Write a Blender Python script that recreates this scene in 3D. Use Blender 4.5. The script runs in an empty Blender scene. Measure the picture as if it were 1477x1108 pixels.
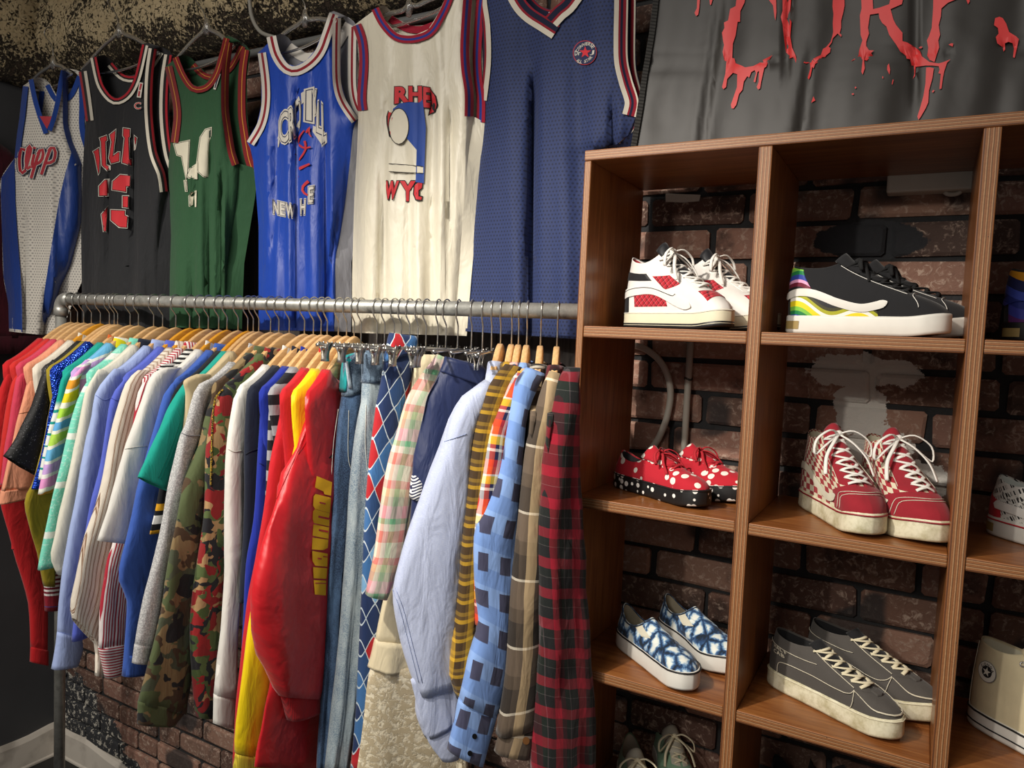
import bpy, bmesh, math, random
from math import sin, cos, pi, radians, sqrt, atan2, hypot
from mathutils import Vector, Matrix, noise, geometry
rnd = random.Random(7)
W, H, F = 1477, 1108, 1064.0
S = bpy.context.scene
COL = S.collection
OZ = 1.70                      # camera height above the floor
# ---------------------------------------------------------------- camera
def _rot(yaw, pitch, roll):
    cy, sy = cos(yaw), sin(yaw)
    f = Vector((-sy*cos(pitch), cy*cos(pitch), -sin(pitch)))
    r = Vector((cy, sy, 0)); u = r.cross(f)
    c, s = cos(roll), sin(roll)
    return c*r+s*u, -s*r+c*u, f
CR, CU, CF = _rot(radians(29.11), radians(3.75), radians(2.5))
def ray(px, py): return CF+CR*((px-W/2)/F)-CU*((py-H/2)/F)
def at(px, py, Y):
    d = ray(px, py); p = d*(Y/d.y); return Vector((p.x, p.y, p.z+OZ))
def atx(px, py, X):
    d = ray(px, py); p = d*(X/d.x); return Vector((p.x, p.y, p.z+OZ))
def atz(px, py, z):
    d = ray(px, py); p = d*((z-OZ)/d.z); return Vector((p.x, p.y, p.z+OZ))
def atplane(px, py, P0, n):
    d = ray(px, py); o = Vector((0, 0, OZ)); t = (Vector(P0)-o).dot(n)/d.dot(n); return o+d*t
cam = bpy.data.cameras.new('camera'); co = bpy.data.objects.new('camera', cam); COL.objects.link(co)
cam.sensor_width = 36; cam.lens = F/W*36; cam.clip_start = .02
M = Matrix((CR, CU, -CF)).transposed().to_4x4(); M.translation = (0, 0, OZ); co.matrix_world = M
S.camera = co
# ---------------------------------------------------------------- depths along the wall normal
YF, YR, YW = 1.265, 1.328, 1.60       # shelf front, rail axis, brick wall
XL = -2.85                            # left wall
# ---------------------------------------------------------------- scene helpers
def tag(o, label=None, cat=None, group=None, kind=None):
    if label: o['label'] = label
    if cat: o['category'] = cat
    if group: o['group'] = group
    if kind: o['kind'] = kind
    return o
def empty(name, loc=(0, 0, 0), rz=0, label=None, cat=None, group=None):
    o = bpy.data.objects.new(name, None); COL.objects.link(o); o.empty_display_size = .03
    o.location = loc; o.rotation_euler = (0, 0, rz)
    return tag(o, label, cat, group)
class MB:
    def __init__(s): s.v = []; s.f = []; s.uv = []; s.mi = []
    def add(s, vs, fs, uvs=None, mi=0):
        b = len(s.v); s.v += [tuple(v) for v in vs]; s.f += [tuple(i+b for i in f) for f in fs]
        s.uv += list(uvs) if uvs else [(0, 0)]*len(vs); s.mi += [mi]*len(fs); return b
    def box(s, a, b, mi=0):
        (x0, y0, z0), (x1, y1, z1) = a, b
        vs = [(x, y, z) for x in (x0, x1) for y in (y0, y1) for z in (z0, z1)]
        s.add(vs, [(0, 1, 3, 2), (4, 6, 7, 5), (0, 4, 5, 1), (2, 3, 7, 6), (0, 2, 6, 4), (1, 5, 7, 3)], mi=mi)
    def loft(s, rings, closed=True, cap0=False, cap1=False, uvs=None, mi=0):
        n = len(rings[0]); vs = [p for r in rings for p in r]; fs = []
        m = n if closed else n-1
        for i in range(len(rings)-1):
            for j in range(m):
                a = i*n+j; b = i*n+(j+1) % n; fs.append((a, b, b+n, a+n))
        if cap0: fs.append(tuple(range(n-1, -1, -1)))
        if cap1: k = (len(rings)-1)*n; fs.append(tuple(range(k, k+n)))
        s.add(vs, fs, [u for r in uvs for u in r] if uvs else None, mi)
    def tube(s, path, r, n=8, cap=True, closed=False, flat=1.0, up=None, mi=0):
        P = [Vector(p) for p in path]; rings = []; N = None; k = len(P)
        for i in range(k):
            a = P[i-1] if (i > 0 or closed) else P[i]; b = P[(i+1) % k] if (i < k-1 or closed) else P[i]
            t = (b-a).normalized()
            if N is None:
                N = Vector(up) if up else (Vector((0, 0, 1)) if abs(t.z) < .9 else Vector((0, 1, 0)))
            N = (N-t*N.dot(t));
            if N.length < 1e-6: N = t.orthogonal()
            N.normalize(); B = t.cross(N); rr = r[i] if isinstance(r, (list, tuple)) else r
            rings.append([P[i]+B*(rr*cos(2*pi*j/n))+N*(rr*flat*sin(2*pi*j/n)) for j in range(n)])
        if closed: rings.append(rings[0])
        s.loft(rings, True, cap and not closed, cap and not closed, mi=mi)
    def build(s, name, mats, parent=None, smooth=True, label=None, bevel=0, sub=0, solid=0):
        me = bpy.data.meshes.new(name); me.from_pydata(s.v, [], s.f); me.update()
        if any(u != (0, 0) for u in s.uv):
            l = me.uv_layers.new(name='UVMap')
            for lp in me.loops: l.data[lp.index].uv = s.uv[lp.vertex_index]
        for m in (mats if isinstance(mats, (list, tuple)) else [mats]): me.materials.append(m)
        me.polygons.foreach_set('material_index', s.mi)
        if smooth: me.polygons.foreach_set('use_smooth', [True]*len(me.polygons))
        o = bpy.data.objects.new(name, me); COL.objects.link(o)
        if parent: o.parent = parent
        if label: o['label'] = label
        if solid:
            d = o.modifiers.new('solid', 'SOLIDIFY'); d.thickness = solid; d.offset = 0
        if bevel:
            d = o.modifiers.new('bevel', 'BEVEL'); d.width = bevel; d.segments = 2; d.limit_method = 'ANGLE'
        if sub:
            d = o.modifiers.new('sub', 'SUBSURF'); d.levels = sub; d.render_levels = sub
        return o
def lerp(a, b, t): return a+(b-a)*t
def sm(a, b, x):
    t = max(0, min(1, (x-a)/(b-a))); return t*t*(3-2*t)
def interp(pts, n):
    """resample a polyline to n points by arc length (smooth)"""
    P = [Vector(p) for p in pts]
    if len(P) == 2: return [P[0].lerp(P[1], i/(n-1)) for i in range(n)]
    d = [0]
    for a, b in zip(P, P[1:]): d.append(d[-1]+(b-a).length)
    out = []
    for i in range(n):
        s = d[-1]*i/(n-1); k = 0
        while k < len(P)-2 and d[k+1] < s: k += 1
        t = (s-d[k])/max(1e-9, d[k+1]-d[k])
        p0 = P[max(0, k-1)]; p1 = P[k]; p2 = P[k+1]; p3 = P[min(len(P)-1, k+2)]
        m1 = (p2-p0)*.5; m2 = (p3-p1)*.5
        L = (p2-p1).length
        for m in (m1, m2):
            if m.length > L*1.2: m *= L*1.2/m.length
        out.append(p1*(2*t**3-3*t*t+1)+m1*(t**3-2*t*t+t)+p2*(3*t*t-2*t**3)+m2*(t**3-t*t))
    return out
def pint(pts, y):
    """piecewise linear x(y) for pixel polylines [(x,y),...]"""
    if y <= pts[0][1]: return pts[0][0]
    for a, b in zip(pts, pts[1:]):
        if y <= b[1]: return a[0]+(b[0]-a[0])*(y-a[1])/max(1e-6, b[1]-a[1])
    return pts[-1][0]
# ---------------------------------------------------------------- materials
def lin(c):
    if isinstance(c, str):
        c = [int(c[i:i+2], 16)/255 for i in (0, 2, 4)]
    return tuple(((x/12.92) if x <= .04045 else ((x+.055)/1.055)**2.4) for x in c[:3])+(1,)
class NT:
    def __init__(s, name):
        s.m = bpy.data.materials.new(name); s.m.use_nodes = True; s.t = s.m.node_tree; s.t.nodes.clear()
        s.out = s.t.nodes.new('ShaderNodeOutputMaterial'); s.b = s.n('BsdfPrincipled'); s.t.links.new(s.b.outputs[0], s.out.inputs[0])
        s.tc = s.n('TexCoord'); s.uv = s.tc.outputs['UV']; s.ob = s.tc.outputs['Object']
    def n(s, t, **k):
        o = s.t.nodes.new('ShaderNode'+t)
        for a, v in k.items(): setattr(o, a, v)
        return o
    def set(s, sock, v):
        if hasattr(v, 'is_output'): s.t.links.new(v, sock)
        elif isinstance(v, str): sock.default_value = lin(v)
        else: sock.default_value = v
    def p(s, **k):
        for a, v in k.items(): s.set(s.b.inputs[a.replace('_', ' ')], v)
    def math(s, op, a, b=0, c=None, clamp=False):
        o = s.n('Math', operation=op, use_clamp=clamp); s.set(o.inputs[0], a); s.set(o.inputs[1], b)
        if c is not None: s.set(o.inputs[2], c)
        return o.outputs[0]
    def sep(s, v):
        o = s.n('SeparateXYZ'); s.set(o.inputs[0], v); return o.outputs
    def comb(s, x, y, z=0):
        o = s.n('CombineXYZ')
        for i, v in enumerate((x, y, z)): s.set(o.inputs[i], v)
        return o.outputs[0]
    def mapv(s, v, scale=(1, 1, 1), rot=(0, 0, 0), loc=(0, 0, 0)):
        o = s.n('Mapping'); s.set(o.inputs[0], v); o.inputs['Scale'].default_value = scale; o.inputs['Rotation'].default_value = rot; o.inputs['Location'].default_value = loc
        return o.outputs[0]
    def noise(s, v, scale, detail=2, rough=.5, dist=0):
        o = s.n('TexNoise'); s.set(o.inputs['Vector'], v); o.inputs['Scale'].default_value = scale; o.inputs['Detail'].default_value = detail
        o.inputs['Roughness'].default_value = rough; o.inputs['Distortion'].default_value = dist; return o.outputs['Fac']
    def voro(s, v, scale, feature='F1', rand=1.0, out='Distance'):
        o = s.n('TexVoronoi', feature=feature); s.set(o.inputs['Vector'], v); o.inputs['Scale'].default_value = scale
        o.inputs['Randomness'].default_value = rand; return o.outputs[out]
    def ramp(s, f, stops, interp='LINEAR'):
        o = s.n('ValToRGB'); r = o.color_ramp; r.interpolation = interp; s.set(o.inputs[0], f)
        while len(r.elements) < len(stops): r.elements.new(.5)
        for e, (p, c) in zip(r.elements, stops): e.position = p; e.color = lin(c) if not isinstance(c, float) else (c, c, c, 1)
        return o.outputs[0]
    def mix(s, f, a, b, blend='MIX'):
        o = s.n('Mix', data_type='RGBA', blend_type=blend); s.set(o.inputs[0], f); s.set(o.inputs[6], a); s.set(o.inputs[7], b); return o.outputs[2]
    def step(s, v, lo, hi):
        o = s.n('MapRange', interpolation_type='SMOOTHSTEP'); s.set(o.inputs[0], v); s.set(o.inputs[1], lo); s.set(o.inputs[2], hi); return o.outputs[0]
    def stripes(s, c, period, stops, off=0.0):
        f = s.math('FRACT', s.math('MULTIPLY_ADD', c, 1/period, off+20)); return s.ramp(f, stops, 'CONSTANT')
    def bump(s, h, strength=.3, dist=.001, prev=None):
        o = s.n('Bump'); o.inputs['Strength'].default_value = strength; o.inputs['Distance'].default_value = dist; s.set(o.inputs['Height'], h)
        if prev: s.set(o.inputs['Normal'], prev)
        return o.outputs[0]
def plain(name, c, rough=.6, metal=0., **k):
    t = NT(name); nz = t.noise(t.ob, 60, 3)
    t.p(Base_Color=t.mix(t.math('MULTIPLY', nz, .35), c, tuple(x*.72 for x in lin(c)[:3])+(1,)), Roughness=rough, Metallic=metal)
    t.p(Normal=t.bump(t.noise(t.ob, 300, 2), .08, .0006))
    for a, v in k.items(): t.p(**{a: v})
    return t.m
FAB = {}
def fabric(name, c, pat=None, rough=.88, weave=900, wr=.45, sheen=.25, spec=.25, mott=.12, wrot=0, wsc=26):
    """cloth: base colour or a pattern callback (t)->colour socket, thread bump, soft wrinkles"""
    if name in FAB: return FAB[name]
    t = NT(name); colr = pat(t) if pat else c
    n1 = t.noise(t.ob, 45, 3)
    colr = t.mix(t.math('MULTIPLY', n1, mott*2), colr, t.mix(1.0, colr, (.55, .55, .55, 1), 'MULTIPLY'))
    t.p(Base_Color=colr, Roughness=rough, Sheen_Weight=sheen*.5, Sheen_Roughness=.5, Specular_IOR_Level=spec)
    b1 = t.bump(t.noise(t.mapv(t.mapv(t.ob, (1, 1, 1), (0, wrot, 0)), (1, 1, .35)), wsc, 3, .55, .6 if not wrot else .2), wr, .012)
    b2 = t.bump(t.noise(t.ob, weave, 1), .25, .0006, b1)
    t.p(Normal=b2); FAB[name] = t.m
    return t.m
_gl = {}
def glyph(ch, off=0.0):
    key = (ch, off)
    if key not in _gl:
        c = bpy.data.curves.new('lettering', 'FONT'); c.body = ch; c.size = 1; c.resolution_u = 3; c.offset = off; c.fill_mode = 'FRONT'
        o = bpy.data.objects.new('lettering', c); COL.objects.link(o); dg = bpy.context.evaluated_depsgraph_get(); ev = o.evaluated_get(dg); m = ev.to_mesh()
        _gl[key] = ([(v.co.x, v.co.y) for v in m.vertices], [tuple(p.vertices) for p in m.polygons]); ev.to_mesh_clear(); bpy.data.objects.remove(o); bpy.data.curves.remove(c)
    return _gl[key]
def glyph_quad(ch, quad, off=0.0):
    """glyph stretched into a px quad (tl, tr, br, bl) -> (verts, faces)"""
    v0, _ = glyph(ch, 0.0); xs = [p[0] for p in v0]; ys = [p[1] for p in v0]; x0, x1, y0, y1 = min(xs), max(xs), min(ys), max(ys)
    v, f = glyph(ch, off); tl, tr, br, bl = [Vector(q) for q in quad]; out = []
    for x, y in v:
        a = (x-x0)/max(1e-6, x1-x0); b = (y-y0)/max(1e-6, y1-y0); p = (bl*(1-a)+br*a)*(1-b)+(tl*(1-a)+tr*a)*b; out.append((p.x, p.y))
    return out, f
# ---------------------------------------------------------------- setting
def plaster_patches(t, c):
    x, y, z = t.sep(t.ob)
    def blob(cx, cz, rx, rz, warp=.5):
        a = t.math('POWER', t.math('DIVIDE', t.math('SUBTRACT', x, cx), rx), 2); b = t.math('POWER', t.math('DIVIDE', t.math('SUBTRACT', z, cz), rz), 2)
        d = t.math('SQRT', t.math('ADD', a, b))
        wn = t.math('MULTIPLY_ADD', t.noise(t.ob, 22, 6, .7), warp*2.6, -warp*1.3)
        return t.math('ADD', d, wn)
    # torn white plaster behind the chequered shoes, and grey plaster low in the corner
    for (cx, cz, rx, rz) in ((-.11, 1.66, .105, .035), (-.105, 1.585, .05, .06), (-.07, 1.515, .06, .045), (-.01, 1.46, .075, .04), (-.09, 1.44, .07, .05)):
        c = t.mix(t.step(blob(cx, cz, rx, rz), 1.0, .96), c, 'd6d2ca')
    for (cx, cz, rx, rz) in ((-2.78, .22, .22, .13), (-2.62, .16, .2, .09), (-2.5, .09, .2, .05)):
        c = t.mix(t.step(blob(cx, cz, rx, rz), 1.0, .97), c, t.mix(t.step(t.noise(t.ob, 60, 4, .7), .55, .6), '3a3b3e', 'c9c4b8'))
    # near-black smear behind the black shoes
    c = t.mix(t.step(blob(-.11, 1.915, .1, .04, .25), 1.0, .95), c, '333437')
    return c
def brick_mat():
    t = NT('weathered_brick'); ri = t.n('NewGeometry').outputs['Random Per Island']
    base = t.ramp(ri, [(0, '5a433b'), (.25, '846355'), (.45, '705447'), (.6, '967062'), (.8, 'a07c6a'), (1, '574741')])
    n1 = t.noise(t.ob, 9, 5, .65); n2 = t.noise(t.ob, 70, 5, .7, .8); n3 = t.noise(t.ob, 3.1, 3)
    c = t.mix(t.math('MULTIPLY', t.step(n1, .5, .7), .8), base, '352c29')
    c = t.mix(t.math('MULTIPLY', t.step(n2, .5, .68), .8), c, 'c2ab9a')
    # dark paint smears
    x, y, z = t.sep(t.ob)
    c = t.mix(t.math('MULTIPLY', t.step(n3, .58, .62), .85), c, '2e2f31')
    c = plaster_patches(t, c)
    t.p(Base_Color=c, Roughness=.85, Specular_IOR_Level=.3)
    t.p(Normal=t.bump(n2, .7, .004, t.bump(n1, .5, .006)))
    return t.m
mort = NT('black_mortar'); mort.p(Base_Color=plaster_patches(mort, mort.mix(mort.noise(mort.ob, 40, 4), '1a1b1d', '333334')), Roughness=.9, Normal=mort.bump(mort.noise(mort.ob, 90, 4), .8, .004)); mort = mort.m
def brick_wall():
    mb = MB(); r = random.Random(3)
    mb.box((XL-.1, YW+.004, 0), (1.4, YW+.15, 3.2), mi=1)
    zc = 1.95-.0714*27-.0714; k = 0; L = .205; g = .011
    while zc < 3.1:
        x = XL-.02-(k % 2)*(L+g)/2 - r.random()*.03
        while x < 1.3:
            l = L+r.uniform(-.012, .012)
            if r.random() < .1: l *= .5
            x1 = min(x+l, 1.35); z0 = zc+.0055; z1 = zc+.0714-.0055
            if z1 > 0.01 and x1 > XL:
                xa = max(x, XL+.001); d = r.uniform(0, .006); j = lambda: r.uniform(-.003, .003); b = .006
                y0 = YW-.004-d; y1 = YW+.006
                o = [(xa+j(), z0+j()), (x1+j(), z0+j()), (x1+j(), z1+j()), (xa+j(), z1+j())]
                cx = (xa+x1)/2; cz = (z0+z1)/2
                # outline with softened corners
                ring = []
                for q in range(4):
                    p = o[q]; pr = o[q-1]; nx = o[(q+1) % 4]
                    for (tx, tz) in (pr, nx):
                        dd = hypot(tx-p[0], tz-p[1]) or 1; f = min(.006, dd*.3)/dd
                        ring.append((p[0]+(tx-p[0])*f, p[1]+(tz-p[1])*f))
                def ins(m): return [(px_+(cx-px_)*m/max(.02, abs(cx-px_)+.0), pz_+(cz-pz_)*m/max(.02, abs(cz-pz_))) for px_, pz_ in ring]
                R0 = [(a, y1, c) for a, c in ring]; R1 = [(a, y0+.004, c) for a, c in ring]; R2 = [(a, y0, c) for a, c in ins(.006)]
                mb.loft([R0, R1, R2], True, False, True)
            x += l+g
        zc += .0714; k += 1
    o = mb.build('wall_back', [brick_mat(), mort], smooth=False); return tag(o, kind='structure')
brick_wall()
dk = NT('charcoal_paint'); dk.p(Base_Color=dk.mix(dk.noise(dk.ob, 6, 3), '3b3c3f', '4a4b4e'), Roughness=.55, Normal=dk.bump(dk.noise(dk.ob, 50, 3), .15, .002)); dk = dk.m
mb = MB(); mb.box((XL-.12, -1.2, 0), (XL, YW+.15, 3.2)); tag(mb.build('wall_left', dk, smooth=False), kind='structure')
fl = NT('black_floor'); fl.p(Base_Color=fl.mix(fl.noise(fl.ob, 14, 4), '141414', '242322'), Roughness=.6); fl = fl.m
mb = MB(); mb.box((XL-.12, -1.2, -.08), (1.4, YW+.15, 0)); tag(mb.build('floor', fl, smooth=False), kind='structure')
cre = NT('cream_skirting_paint'); cre.p(Base_Color=cre.mix(cre.step(cre.noise(cre.ob, 11, 4), .45, .75), 'd8d0c4', 'aaa297'), Roughness=.6, Normal=cre.bump(cre.noise(cre.ob, 25, 4), .3, .004)); cre = cre.m
def skirting(name, along_x, a, b):
    mb = MB(); n = 60; rows = []
    for i in range(n+1):
        s = a+(b-a)*i/n; h = .112+.012*noise.noise((s*6, 2 if along_x else 5, 0))-(.05*sm(-2.72, -2.3, s) if along_x else 0)
        if along_x: ring = [(s, YW+.01, 0), (s, YW-.02, 0), (s, YW-.02, .006), (s, YW-.016, .012), (s, YW-.016, h-.01), (s, YW-.008, h+.006), (s, YW+.01, h+.008)]
        else: ring = [(XL-.01, s, 0), (XL+.02, s, 0), (XL+.02, s, .006), (XL+.016, s, .012), (XL+.016, s, h-.01), (XL+.008, s, h+.006), (XL-.01, s, h+.008)]
        rows.append(ring)
    mb.loft(rows, False); tag(mb.build(name, cre, smooth=False), kind='structure')
skirting('baseboard_back', True, XL, -1.2); skirting('baseboard_left', False, -.6, YW)
# dark plank panelling on the wall behind the rail
pl = NT('dark_grey_plank'); v = pl.mapv(pl.ob, (30, 30, 1.6)); pl.p(Base_Color=pl.ramp(pl.noise(v, 3, 6, .6, .6), [(.3, '3d3835'), (.55, '544d49'), (.75, '625b56')]), Roughness=.7, Normal=pl.bump(pl.noise(v, 6, 4), .3, .002)); pl = pl.m
mb = MB(); x = -2.7
while x < -.7:
    mb.box((x, YW-.03, 1.02), (x+.117, YW-.004, 1.998)); x += .1185
tag(mb.build('trim_1', pl, smooth=False, bevel=.0015), kind='structure')
# rough sprayed plaster beam under the ceiling
def plaster():
    t = NT('rough_sprayed_plaster'); a = t.noise(t.ob, 95, 6, .75, .4); b = t.noise(t.ob, 14, 4, .6); z = t.sep(t.ob)[2]
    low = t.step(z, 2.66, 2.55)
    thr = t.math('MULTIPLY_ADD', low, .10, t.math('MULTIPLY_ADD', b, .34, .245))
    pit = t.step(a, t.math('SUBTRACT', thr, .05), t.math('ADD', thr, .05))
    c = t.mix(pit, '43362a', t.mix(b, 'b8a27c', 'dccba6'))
    t.p(Base_Color=c, Roughness=.95, Normal=t.bump(pit, .9, .006, t.bump(a, .8, .012))); return t.m
def beam():
    mb = MB(); rows = []; nx = 420; x0, x1 = XL, -.42
    prof = [(YW+.01, 2.53), (YW-.02, 2.528), (YW-.055, 2.535), (YW-.085, 2.555), (YW-.108, 2.585), (YW-.122, 2.62), (YW-.128, 2.66), (YW-.126, 2.7), (YW-.12, 2.75), (YW-.105, 2.79), (YW-.1, 2.83), (YW-.13, 2.88), (YW-.2, 2.92), (YW-.3, 2.95), (YW-.5, 2.97), (YW-.75, 2.98), (YW-1.1, 2.985)]
    pr = interp([(p[0], p[1], 0) for p in prof], 90)
    for i in range(nx+1):
        x = x0+(x1-x0)*i/nx; row = []
        for j, p in enumerate(pr):
            q = Vector((x*13, p.x*13, p.y*13)); d = .010*noise.fractal(q, .8, 2.1, 4)+.009*noise.noise((x*2.2, p.y*3, 1))
            if j > 2: row.append((x, p.x-d, p.y+d*.5))
            else: row.append((x, p.x, p.y))
        rows.append(row)
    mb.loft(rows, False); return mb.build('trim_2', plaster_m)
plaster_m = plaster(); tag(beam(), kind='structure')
def side_beam():
    mb = MB(); rows = []; prof = [(0, 2.50), (.02, 2.498), (.05, 2.51), (.07, 2.54), (.08, 2.58), (.085, 2.64), (.08, 2.72), (.07, 2.8), (.1, 2.88), (.2, 2.94), (.4, 2.97), (.8, 2.98)]
    pr = interp([(p[0], p[1], 0) for p in prof], 70)
    for i in range(221):
        y = -.6+(YW+.6-.02)*i/220; row = []
        for j, p in enumerate(pr):
            d = .010*noise.fractal(Vector((p.x*13, y*13, p.y*13)), .8, 2.1, 4)+.008*noise.noise((y*2.2, p.y*3, 7)); k = 1 if j > 2 else 0
            row.append((XL-.005+p.x+d*k, y, p.y+d*.5*k))
        rows.append(row)
    mb.loft(rows, False); return mb.build('trim_3', plaster_m)
tag(side_beam(), kind='structure')
# ---------------------------------------------------------------- small things fixed on the wall
galv = NT('galvanised_steel'); nz = galv.noise(galv.mapv(galv.ob, (1, 1, 1)), 22, 5, .65); galv.p(Base_Color=galv.ramp(nz, [(.3, '8d8d88'), (.55, 'b4b4ae'), (.72, '75746f')]), Metallic=.55, Roughness=.45, Normal=galv.bump(galv.noise(galv.ob, 160, 4), .25, .001)); galv = galv.m
gcond = plain('grey_conduit', '6c6d6c', .5)
mb = MB(); mb.tube([(x, YW-.03, 2.503) for x in (XL+.01, -2, -1.2, -.9)], .011, 12)
tag(mb.build('conduit_pipe', gcond), 'grey conduit pipe running along the wall under the plaster beam, behind the tank tops', 'pipe')
tub = plain('ivory_plastic_tube', 'b9b4a8', .45)
pts = [at(905, 497, YW-.02), at(930, 503, YW-.02), at(955, 525, YW-.02), at(967, 560, YW-.02), at(963, 598, YW-.02), at(950, 632, YW-.02), at(930, 660, YW-.02)]
mb = MB(); mb.tube(interp(pts, 40), .0075, 12)
tag(mb.build('flexible_tube', tub), 'curved grey plastic tube on the brick behind the red polka dot shoes', 'tube')
mb = MB(); p = at(1000, 490, YW-.018); mb.tube([(-.444, YW-.018, 1.76), (-.444, YW-.018, 1.60), (-.444, YW-.018, 1.42)], .0075, 12)
o = mb.build('straight_pipe', tub); tag(o, 'straight white plastic pipe on the brick behind the red polka dot shoes', 'pipe')
blk = plain('black_plastic', '101011', .5)
mb = MB()
for z in (1.622, 1.6245):
    mb.tube([(-.444+.0085*cos(a), YW-.018+.0085*sin(a), z+.002*sin(a*2)) for a in [2*pi*k/16 for k in range(16)]], .0009, 5, closed=True)
mb.build('cable_tie', blk, o, label='black cable tie')
mb = MB(); mb.box((-.655, YW-.02, 1.745), (-.645, YW-.01, 2.06)); mb.tube([(-.60, YW-.012, 1.80), (-.60, YW-.012, 2.055)], .003, 8)
tag(mb.build('wall_bracket', gcond, smooth=False), 'thin steel bracket on the brick behind the red and white high top', 'bracket')
wp = plain('white_paper', 'c9c4ba', .8)
mb = MB(); a = [at(x, y, YW-.012) for x, y in ((960, 279), (1010, 281), (1008, 290), (985, 292), (960, 291))]
mb.add(a+[v+Vector((0, .004, 0)) for v in a], [(0, 1, 2, 3, 4), (9, 8, 7, 6, 5)]+[(i, (i+1) % 5, (i+1) % 5+5, i+5) for i in range(5)])
tag(mb.build('torn_paper', wp, smooth=False), 'torn white paper strip on the brick above the red and white high top', 'paper')
gw = plain('off_white_plastic', 'cfcabe', .4)
bx = empty('wall_box', (-.005, YW, 1.99), 0, 'off-white plastic housing fixed on the brick above the black rainbow high tops', 'wall box')
mb = MB(); mb.box((-.08, -.045, 0.006), (.08, -.006, .07)); mb.build('housing', gw, bx, smooth=False, bevel=.004)
mb = MB(); mb.box((-.058, -.0462, .041), (.08, -.0452, .046)); mb.build('slot', blk, bx, smooth=False, label='dark slot')
mb = MB(); mb.tube([(.028+.012*cos(a), -.026, .006+.005*sin(a)) for a in [pi+pi*k/10 for k in range(11)]], .004, 8); mb.build('tab', gw, bx)
# ---------------------------------------------------------------- plywood shoe shelf
K = YF
ZT0, ZT1 = OZ+.2733*K, OZ+.2584*K
ZB = [(OZ+.0192*K, OZ+.0024*K), (OZ-.2349*K, OZ-.2511*K), (OZ-.4917*K, OZ-.5081*K), (OZ-.7484*K, OZ-.7648*K), (OZ-1.005*K, OZ-1.0214*K)]
XP = [(-.4527*K, -.4403*K-.002), (-.2067*K, -.1893*K), (.04*K, .0577*K), (.287*K, .304*K)]
SB = YF+.29
def ply(name, axis):
    t = NT(name); c = t.sep(t.ob)[axis]; g = t.n('NewGeometry'); front = t.step(t.math('MULTIPLY', t.sep(g.outputs['Normal'])[1], -1), .5, .8)
    v = t.mapv(t.ob, (3, 3, 40) if axis == 0 else ((3, 40, 40) if axis == 2 else (40, 3, 3)))
    gr = t.noise(v if axis == 2 else t.mapv(t.ob, (40, 40, 3)), 2.2, 5, .6, .5)
    face = t.ramp(gr, [(.3, '6b3a18'), (.5, '87522a'), (.7, '9c6636')])
    wob = t.math('MULTIPLY_ADD', t.noise(t.ob, 18, 3), .0012, c)
    ex = t.n('Attribute', attribute_name='ply_t').outputs['Fac']
    st = t.ramp(t.math('FRACT', t.math('MULTIPLY_ADD', ex, 1.0, t.math('MULTIPLY_ADD', t.noise(t.ob, 30, 2), .06, -.03))), [(0, '8a5530'), (.12, '4d2b16'), (.17, 'a06a3e'), (.27, '8d5a34'), (.30, 'd0a577'), (.36, '5a3418'), (.42, '9c673b'), (.52, '8a5530'), (.55, 'cfa274'), (.61, '553116'), (.67, 'a26c40'), (.77, '87522d'), (.80, 'cfa274'), (.86, '4f2d17'), (.92, '9a6439')], 'LINEAR')
    st = t.mix(t.math('MULTIPLY', t.noise(t.ob, 240, 3, .7), .55), st, '4a2b18')
    spk = t.step(t.voro(t.ob, 60), .055, .03); st = t.mix(spk, st, '1a0f0a')
    t.p(Base_Color=t.mix(front, face, st), Roughness=t.math('MULTIPLY_ADD', front, .2, .33), Specular_IOR_Level=.45)
    t.p(Normal=t.bump(t.math('MULTIPLY', st, front), .25, .001, t.bump(gr, .12, .001))); return t.m
ply_h = ply('stained_plywood_boards', 2); ply_v = ply('stained_plywood_uprights', 0)
shelf = empty('shoe_shelf', ((XP[0][0]+XP[-1][1])/2, (YF+SB)/2, 0), 0, 'brown stained plywood shelf of open cubes filled with sneakers, against the brick wall', 'shelf')
def board(name, x0, x1, z0, z1, y0, m, axis):
    mb = MB(); mb.box((x0, y0, z0), (x1, SB, z1)); o = mb.build(name, m, None, smooth=False)
    at_ = o.data.attributes.new('ply_t', 'FLOAT', 'POINT')
    for i, v in enumerate(o.data.vertices):
        at_.data[i].value = (v.co.z-z0)/(z1-z0) if axis == 2 else (v.co.x-x0)/(x1-x0)
    o.parent = shelf; o.matrix_parent_inverse = Matrix.Translation(-shelf.location)
    d = o.modifiers.new('bevel', 'BEVEL'); d.width = .0018; d.segments = 2
    return o
board('top_board', XP[0][0], XP[-1][1], ZT1, ZT0, YF, ply_h, 2)
for i, (a, b) in enumerate(XP):
    board('side_panel' if i in (0, 3) else 'divider', a, b, 0, ZT1-.0004, YF-.0 if i else YF+.001, ply_v, 0)
for c in range(3):
    for (t0, b0) in ZB:
        board('shelf_board', XP[c][1]+.0003, XP[c+1][0]-.0003, b0, t0, YF+.0025, ply_h, 2)
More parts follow.
